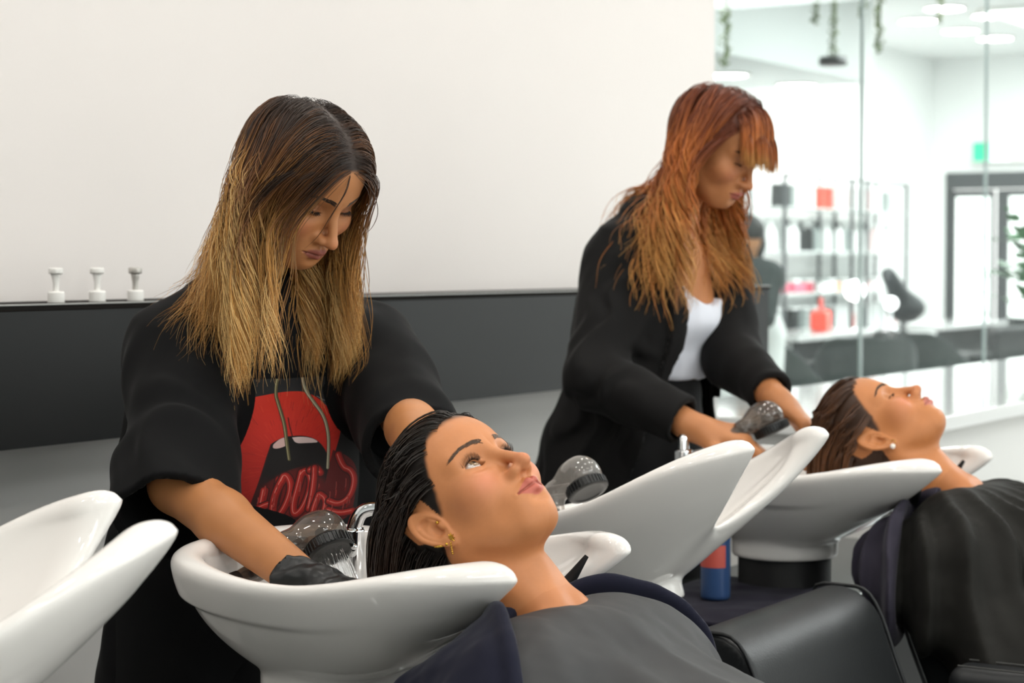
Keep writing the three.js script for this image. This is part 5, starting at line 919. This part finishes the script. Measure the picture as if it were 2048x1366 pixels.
{ // square black armchairs
  const t = thing('armchair', 'square black armchair under the beige towel', 'chair', [12.0, 0, -2.75], -0.2, 'square black armchairs');
  part('seat', box(-0.3, 0.3, 0.3, 0.48, -0.28, 0.3, 0.03), tubDark, t); part('backrest', box(-0.32, 0.32, 0.3, 0.86, -0.36, -0.24, 0.04), tubDark, t); for (const s of [-1, 1]) part('armrest', box(s * 0.34 - 0.06, s * 0.34 + 0.06, 0.28, 0.68, -0.34, 0.3, 0.03), tubDark, t); part('base', lathe([[0, 0], [0.26, 0], [0.26, 0.012], [0.03, 0.03], [0.03, 0.3], [0, 0.3]], 28), M.chrome, t);
  copy(t, 'square black armchair under the tilted black hood dryer', [13.6, 0, -2.3], 0.3); copy(t, 'square black armchair at the white table by the doors', [14.6, 0, -2.2], 2.8);
  const b = thing('towel', 'beige towel thrown over the back of a black armchair', 'towel', [12.22, 0.6, -2.98], 0.2); part('cloth', meshField((x, y, z) => smax(Math.abs(z + 0.05 * Math.max(0, y - 0.18) - 0.006 * Math.sin(x * 60)) - 0.008, Math.max(Math.abs(x + 0.25 * (y - 0.13)) - 0.11, Math.abs(y - 0.14) - 0.16), 0.008), [-0.2, -0.05, -0.04], [0.2, 0.32, 0.04], 0.006), cloth('#b5a48a', 0.95, 0.3), b);
}
{ // styling tables and what stands on them
  const tb = thing('table', 'white styling table in front of the product shelves', 'table', [13.3, 0, -3.05], 0, 'white styling tables'); part('tabletop', box(-0.9, 0.9, 0.80, 0.84, -0.3, 0.3), M.counter, tb); part('front_panel', plainBox(-0.85, 0.85, 0.1, 0.8, 0.24, 0.27), tubDark, tb); for (const s of [-1, 1]) for (const q of [-1, 1]) part('leg', box(s * 0.84 - 0.02, s * 0.84 + 0.02, 0, 0.8, q * 0.25 - 0.02, q * 0.25 + 0.02), M.frameDark, tb);
  copy(tb, 'white styling table nearest the glazed doors', [15.9, 0, -2.98]);
  const dry = thing('hood_dryer', 'black hood dryer tilted over the styling table', 'dryer', [14.55, 0, -2.88], 0.0);
  const g = meshField((x, y, z) => smin(cap(x, y, z, -0.20, 1.24, 0, 0.055, 0.18, 0.98, 0, 0.10), ell(x, y, z, 0.16, 0.98, 0, 0.16, 0.09, 0.15), 0.08), [-0.32, 0.8, -0.22], [0.4, 1.36, 0.22], 0.014); part('hood', g, mat('#23282a', 0.35), dry); part('stand', lathe([[0, 0.02], [0.018, 0.02], [0.018, 0.95], [0, 0.95]], 16), M.frameDark, dry).position.x = 0.1; part('base', lathe([[0, 0], [0.24, 0], [0.24, 0.02], [0, 0.03]], 28), M.frameDark, dry).position.x = 0.1;
  const bulb = new THREE.MeshStandardMaterial({ color: 0xffffff, emissive: new THREE.Color(1, 1, 1), emissiveIntensity: 3 });
  [[13.5, 1.13, -2.8, 0.075, 'larger round white globe lamp beside the hood dryer'], [13.95, 1.03, -2.7, 0.05, 'small round white globe lamp under the hood dryer']].forEach(([x, y, z, r, l]) => { const b = thing('globe_lamp', l, 'lamp', [x, 0.84, z]); const s = new THREE.SphereGeometry(r, 28, 20); s.translate(0, y - 0.84, 0); part('globe', s, bulb, b); part('stem', lathe([[0, 0], [0.05, 0], [0.05, 0.01], [0.012, 0.015], [0.012, y - 0.84 - r * 0.9], [0, y - 0.84 - r * 0.9]], 20), M.chrome, b); const p = new THREE.PointLight(0xffffff, 0.6); p.position.set(x, y, z); scene.add(p); });
  const bag = thing('bag', 'bright red bag on the table before the product shelves', 'bag', [13.35, 0.84, -3.0], 0.3); part('body', box(-0.15, 0.15, 0, 0.15, -0.06, 0.06, 0.03), mat('#d8402c', 0.6), bag); part('handle', tube([[-0.07, 0.14, 0], [-0.05, 0.22, 0], [0.05, 0.22, 0], [0.07, 0.14, 0]], 0.01, 20, 8), mat('#b53222', 0.6), bag);
}
{ // open product shelving along the far wall
  const X0 = 13.74, X1 = 16.25, Zf = -3.46, t = thing('shelving_unit', 'tall open metal shelving unit full of hair products', 'shelves', [X0, 0, Zf]);
  for (const x of [0, 1.3, 1.62, X1 - X0]) for (const z of [0, -0.28]) part('post', plainBox(x - 0.012, x + 0.012, 0, 1.99, z - 0.012, z + 0.012), M.frameDark, t);
  const levels = [0.42, 0.80, 1.10, 1.42, 1.75]; for (const y of levels) part('shelf', plainBox(0, X1 - X0, y - 0.014, y, -0.29, 0.005), mat('#c4cac8', 0.4), t); part('top_rail', plainBox(-0.012, X1 - X0 + 0.012, 1.975, 1.995, -0.012, 0.012), M.frameDark, t);
  const tall = lathe([[0, 0], [0.038, 0], [0.04, 0.004], [0.04, 0.15], [0.03, 0.17], [0.014, 0.178], [0.014, 0.2], [0, 0.2]], 18), cap0 = lathe([[0, 0.195], [0.017, 0.195], [0.017, 0.225], [0, 0.226]], 14), jar = lathe([[0, 0], [0.052, 0], [0.054, 0.004], [0.054, 0.075], [0, 0.075]], 20), lid = lathe([[0, 0.075], [0.056, 0.075], [0.056, 0.1], [0, 0.101]], 20), pack = box(-0.045, 0.045, 0, 0.19, -0.03, 0.03, 0.003), packTop = box(-0.046, 0.046, 0.17, 0.191, -0.031, 0.031, 0.003);
  const cols = { white: '#eef0ef', pink: '#d96a80', crimson: '#b3304a', coral: '#ee5a48', orange: '#ee9a68', black: '#1d2122', grey: '#9aa3a1', blush: '#f0cfd0' }, mats = Object.fromEntries(Object.entries(cols).map(([k, v]) => [k, mat(v, 0.4)]));
  const nth = ['first', 'second', 'third', 'fourth', 'fifth', 'sixth', 'seventh', 'eighth', 'ninth', 'tenth', 'eleventh', 'twelfth', 'thirteenth', 'fourteenth', 'fifteenth'], shelfName = ['bottom shelf', 'second shelf', 'middle shelf', 'fourth shelf', 'top shelf'];
  const rows = { 4: 'black black grey white white coral coral white blush white white blush white grey white', 3: 'white white white black black grey white white grey white white white blush white white', 2: 'crimson pink pink pink crimson white white orange white white white blush white white white', 1: 'white grey black grey grey white black white white white grey white white white blush', 0: 'grey black white white grey white white black white white white grey white white white' };
  reseed(41);
  for (const [k, r] of Object.entries(rows)) r.split(' ').forEach((c, i) => {
    const kind = (i * 3 + +k * 5) % 3, x = X0 + 0.09 + i * 0.168 + rr(-0.02, 0.02), nm = ['bottle', 'jar', 'carton'][kind];
    const b = thing('product_' + nm, `${c} ${nm === 'carton' ? 'carton' : 'product ' + nm}, ${nth[i]} from the left on the ${shelfName[k]} of the shelving`, nm === 'carton' ? 'box' : nm, [x, levels[k], Zf - 0.12 + rr(-0.03, 0.03)], rr(-0.2, 0.2), 'hair products on the shelving');
    if (kind === 0) { part('body', tall, mats[c], b); part('cap', cap0, i % 2 ? mats.black : mats.white, b); } else if (kind === 1) { part('body', jar, mats[c], b); part('lid', lid, i % 2 ? mats.grey : mats.white, b); } else { part('box', pack, mats[c], b); part('flap', packTop, mats.white, b); }
  });
}
{ // exit sign over the doors
  const t = thing('exit_sign', 'green and white lit exit sign above the glazed doors', 'sign', [17.74, 2.33, -3.14]); part('case', box(-0.03, 0.03, -0.10, 0.10, -0.26, 0.26, 0.01), M.whitePlastic, t);
  part('lit_panel', plainBox(-0.034, -0.03, -0.085, 0.085, -0.24, 0.1), new THREE.MeshStandardMaterial({ color: 0xffffff, emissive: new THREE.Color(0.8, 1, 0.95), emissiveIntensity: 0.9 }), t);
  part('green_panel', plainBox(-0.035, -0.03, -0.085, 0.085, -0.24, -0.08), new THREE.MeshStandardMaterial({ color: new THREE.Color('#2fbf8f'), emissive: new THREE.Color(0.03, 0.5, 0.25), emissiveIntensity: 0.9 }), t);
}
{ // round lights in the salon ceiling
  const ring = lathe([[0.14, 0], [0.165, 0], [0.165, -0.012], [0.14, -0.016]], 36), disc = new THREE.CylinderGeometry(0.14, 0.14, 0.008, 32);
  const spots = [[12.43, 2.62, -3.31, 'round downlight under the far bulkhead nearest the white wall'], [13.4, 2.62, -3.22, 'second round downlight under the far bulkhead'], [14.19, CEIL, -2.4, 'round ceiling downlight behind the hanging vines'], [14.83, CEIL, -2.84, 'round ceiling downlight right of the hanging vines'], [14.8, CEIL, -2.25, 'round ceiling downlight toward the right edge above the doors'], [15.65, CEIL, -2.79, 'round ceiling downlight middle of the far cluster'], [16.33, CEIL, -2.73, 'round ceiling downlight closest to the end wall']];
  for (const [x, y, z, l] of spots) { const t = thing('salon_downlight', l, 'ceiling light', [x, y, z], 0, 'round downlights in the salon'); part('trim_ring', ring, M.whitePlastic, t); part('diffuser', disc, M.lamp, t).position.y = -0.006; const p = new THREE.SpotLight(0xffffff, 2.5, 0, 1.3, 0.7, 2); p.position.set(x, y - 0.04, z); p.target.position.set(x, 0, z); scene.add(p, p.target); }
}
{ // hanging vines
  const leaf = new THREE.SphereGeometry(1, 6, 4); leaf.scale(0.013, 0.004, 0.019);
  const vm = new THREE.MeshPhysicalMaterial({ color: new THREE.Color('#4c5a38'), roughness: 0.7 }), vm2 = new THREE.MeshPhysicalMaterial({ color: new THREE.Color('#66734c'), roughness: 0.7 });
  const mk = (x, z, y1, label, pot) => { reseed(Math.round(x * 100)); const t = thing('hanging_vine', label, 'plant', [x, CEIL, z], 0, 'hanging vines'); part('stem', tube([[0, 0, 0], [0.01, (y1 - CEIL) / 2, 0.01], [0, y1 - CEIL, 0]], 0.006, 20, 6), vm, t);
    const gs = []; const n = Math.round((CEIL - y1) * 120); for (let i = 0; i < n; i++) { const g = leaf.clone(); g.rotateX(rr(-1, 1)); g.rotateY(rr(0, 6.3)); const a = rr(0, 6.3), r = rr(0.005, 0.026); g.translate(Math.cos(a) * r, -(i / n) * (CEIL - y1), Math.sin(a) * r); gs.push(g); } const lv = part('leaves', merged(gs), vm2, t); lv.userData.kind = 'stuff';
    if (pot) part('pot', lathe([[0, 0], [0.07, 0], [0.085, 0.01], [0.08, 0.05], [0.02, 0.055], [0, 0.055]], 24), M.blackPlastic, t).position.y = y1 - CEIL - 0.04; };
  mk(8.98, -1.65, 2.3, 'long hanging vine beside the end of the white wall'); mk(10.9, -2.0, 2.72, 'short hanging vine left of the black hanging pot'); mk(10.93, -1.9, 2.52, 'hanging vine that ends in a small black pot', true); mk(11.3, -1.87, 2.80, 'shortest hanging vine right of the black pot'); mk(9.86, -1.2, 2.42, 'long hanging vine at the second glass joint'); mk(11.2, -1.35, 2.72, 'short hanging vine next to the ceiling downlight');
}
{ // green plant at the right edge
  const t = thing('potted_plant', 'tall leafy green plant in a pot at the right edge by the doors', 'plant', [9.33, 0, -0.2]); part('pot', lathe([[0, 0], [0.15, 0], [0.17, 0.02], [0.2, 0.36], [0.19, 0.38], [0.17, 0.36], [0, 0.34]], 36), mat('#d9dad7', 0.4), t); part('stem', taperTube([[0, 0.34, 0], [0.03, 0.8, 0.02], [0, 1.35, 0]], [0.02, 0.015, 0.01], 20, 8), mat('#5a4a30', 0.8), t);
  const lg = meshField((x, y, z) => Math.max(Math.hypot(x / (0.065 * Math.sin(clamp(y / 0.26, 0.02, 0.98) * Math.PI) + 0.002), 0) * 0.03 - 0.03, Math.abs(z - 0.25 * y * y + 0.3 * x * x) - 0.002, -y, y - 0.26), [-0.08, -0.01, -0.04], [0.08, 0.28, 0.05], 0.006), lm = new THREE.MeshPhysicalMaterial({ color: new THREE.Color('#3d8a48'), roughness: 0.45, transmission: 0.3, thickness: 0 }); reseed(8);
  for (let i = 0; i < 26; i++) { const l = part('leaf', lg, lm, t); l.position.set(rr(-0.03, 0.03), rr(1.1, 1.42), rr(-0.03, 0.03)); l.rotation.set(rr(0.5, 1.5), i * 2.4, 0, 'YXZ'); }
}
{ // small group behind the near stylist: cream vase on the ledge end
  const t = thing('vase', 'pale green glass vase with dried ochre flowers at the end of the ledge', 'vase', [5.38, 1.274, 0.1]); part('vessel', lathe([[0, 0], [0.03, 0], [0.036, 0.006], [0.037, 0.022], [0.033, 0.03], [0.028, 0.026], [0, 0.01]], 28), mat('#b9d4bf', 0.12), t);
  reseed(12); const gs = []; for (let i = 0; i < 70; i++) { const g = new THREE.SphereGeometry(0.006, 6, 4); g.translate(0.035 + rr(-0.025, 0.025), 0.02 + rr(0, 0.035), rr(-0.02, 0.02)); gs.push(g); } part('dried_flowers', merged(gs), mat('#a8893f', 0.9), t);
}
{ // member of staff far behind, bending to her work
  const root = person('distant woman with black hair in a dark top and white trousers behind the glass', [10.03, 0, -2.01]), o = [10.03, 0, -2.01], A = (x, y, z) => [o[0] + x, y, o[2] + z];
  const hd = A(-0.06, 1.46, 0.02), L = [[hd, 0.075, add3(hd, [-0.01, 0.05, 0]), 0.08], [hd, 0.05, A(0, 1.30, 0), 0.05], [A(-0.06, 1.25, 0.14), 0.05, A(-0.16, 1.02, 0.16), 0.04], [A(-0.16, 1.02, 0.16), 0.038, A(-0.34, 1.05, 0.1), 0.028], [A(-0.34, 1.05, 0.1), 0.03, A(-0.42, 1.05, 0.09), 0.022], [A(0, 1.25, 0), 0.1, A(0.03, 0.95, 0), 0.1], [A(0.03, 0.9, 0.08), 0.07, A(0, 0.1, 0.09), 0.04], [A(0.03, 0.9, -0.08), 0.07, A(0.02, 0.1, -0.09), 0.04]];
  const b = blob(L, 0.03); wpart('body', meshField(b, A(-0.5, 0.02, -0.25), A(0.25, 1.65, 0.28), 0.014, { color: () => skinTone.base }), skinMat, root);
  const tp = blob([[A(-0.02, 1.26, 0.12), 0.08, A(-0.02, 1.26, -0.12), 0.08], [A(0, 1.24, 0), 0.14, A(0.04, 1.02, 0), 0.15], [A(-0.04, 1.26, 0.15), 0.068, A(-0.16, 1.04, 0.17), 0.06], [A(-0.04, 1.26, -0.15), 0.068, A(-0.16, 1.04, -0.17), 0.06]], 0.06); wpart('top', meshField(tp, A(-0.35, 0.8, -0.3), A(0.3, 1.45, 0.3), 0.014), mat('#2c3433', 0.85), root);
  const lg = blob([[A(0.05, 0.98, 0.04), 0.13, A(0.05, 0.95, -0.04), 0.13], [A(0.05, 0.92, 0.08), 0.11, A(0.0, 0.06, 0.09), 0.075], [A(0.05, 0.92, -0.08), 0.11, A(0.02, 0.06, -0.09), 0.075]], 0.05); wpart('trousers', meshField((x, y, z) => Math.max(lg(x, y, z), 0.05 - y), A(-0.25, 0, -0.3), A(0.3, 1.15, 0.3), 0.016), mat('#eeefee', 0.85), root);
  const hr = blob([[add3(hd, [-0.005, 0.045, 0]), 0.098, add3(hd, [0.06, -0.02, 0]), 0.075], [add3(hd, [0.08, -0.02, 0]), 0.05, add3(hd, [0.1, -0.12, 0]), 0.04]], 0.04); wpart('hair', meshField((x, y, z) => Math.max(hr(x, y, z), Math.min(hd[0] + 0.02 - x, hd[1] + 0.005 - y)), A(-0.2, 1.2, -0.2), A(0.25, 1.7, 0.2), 0.012), mat('#15120f', 0.5), root);
}
renderer.render(scene, camera);
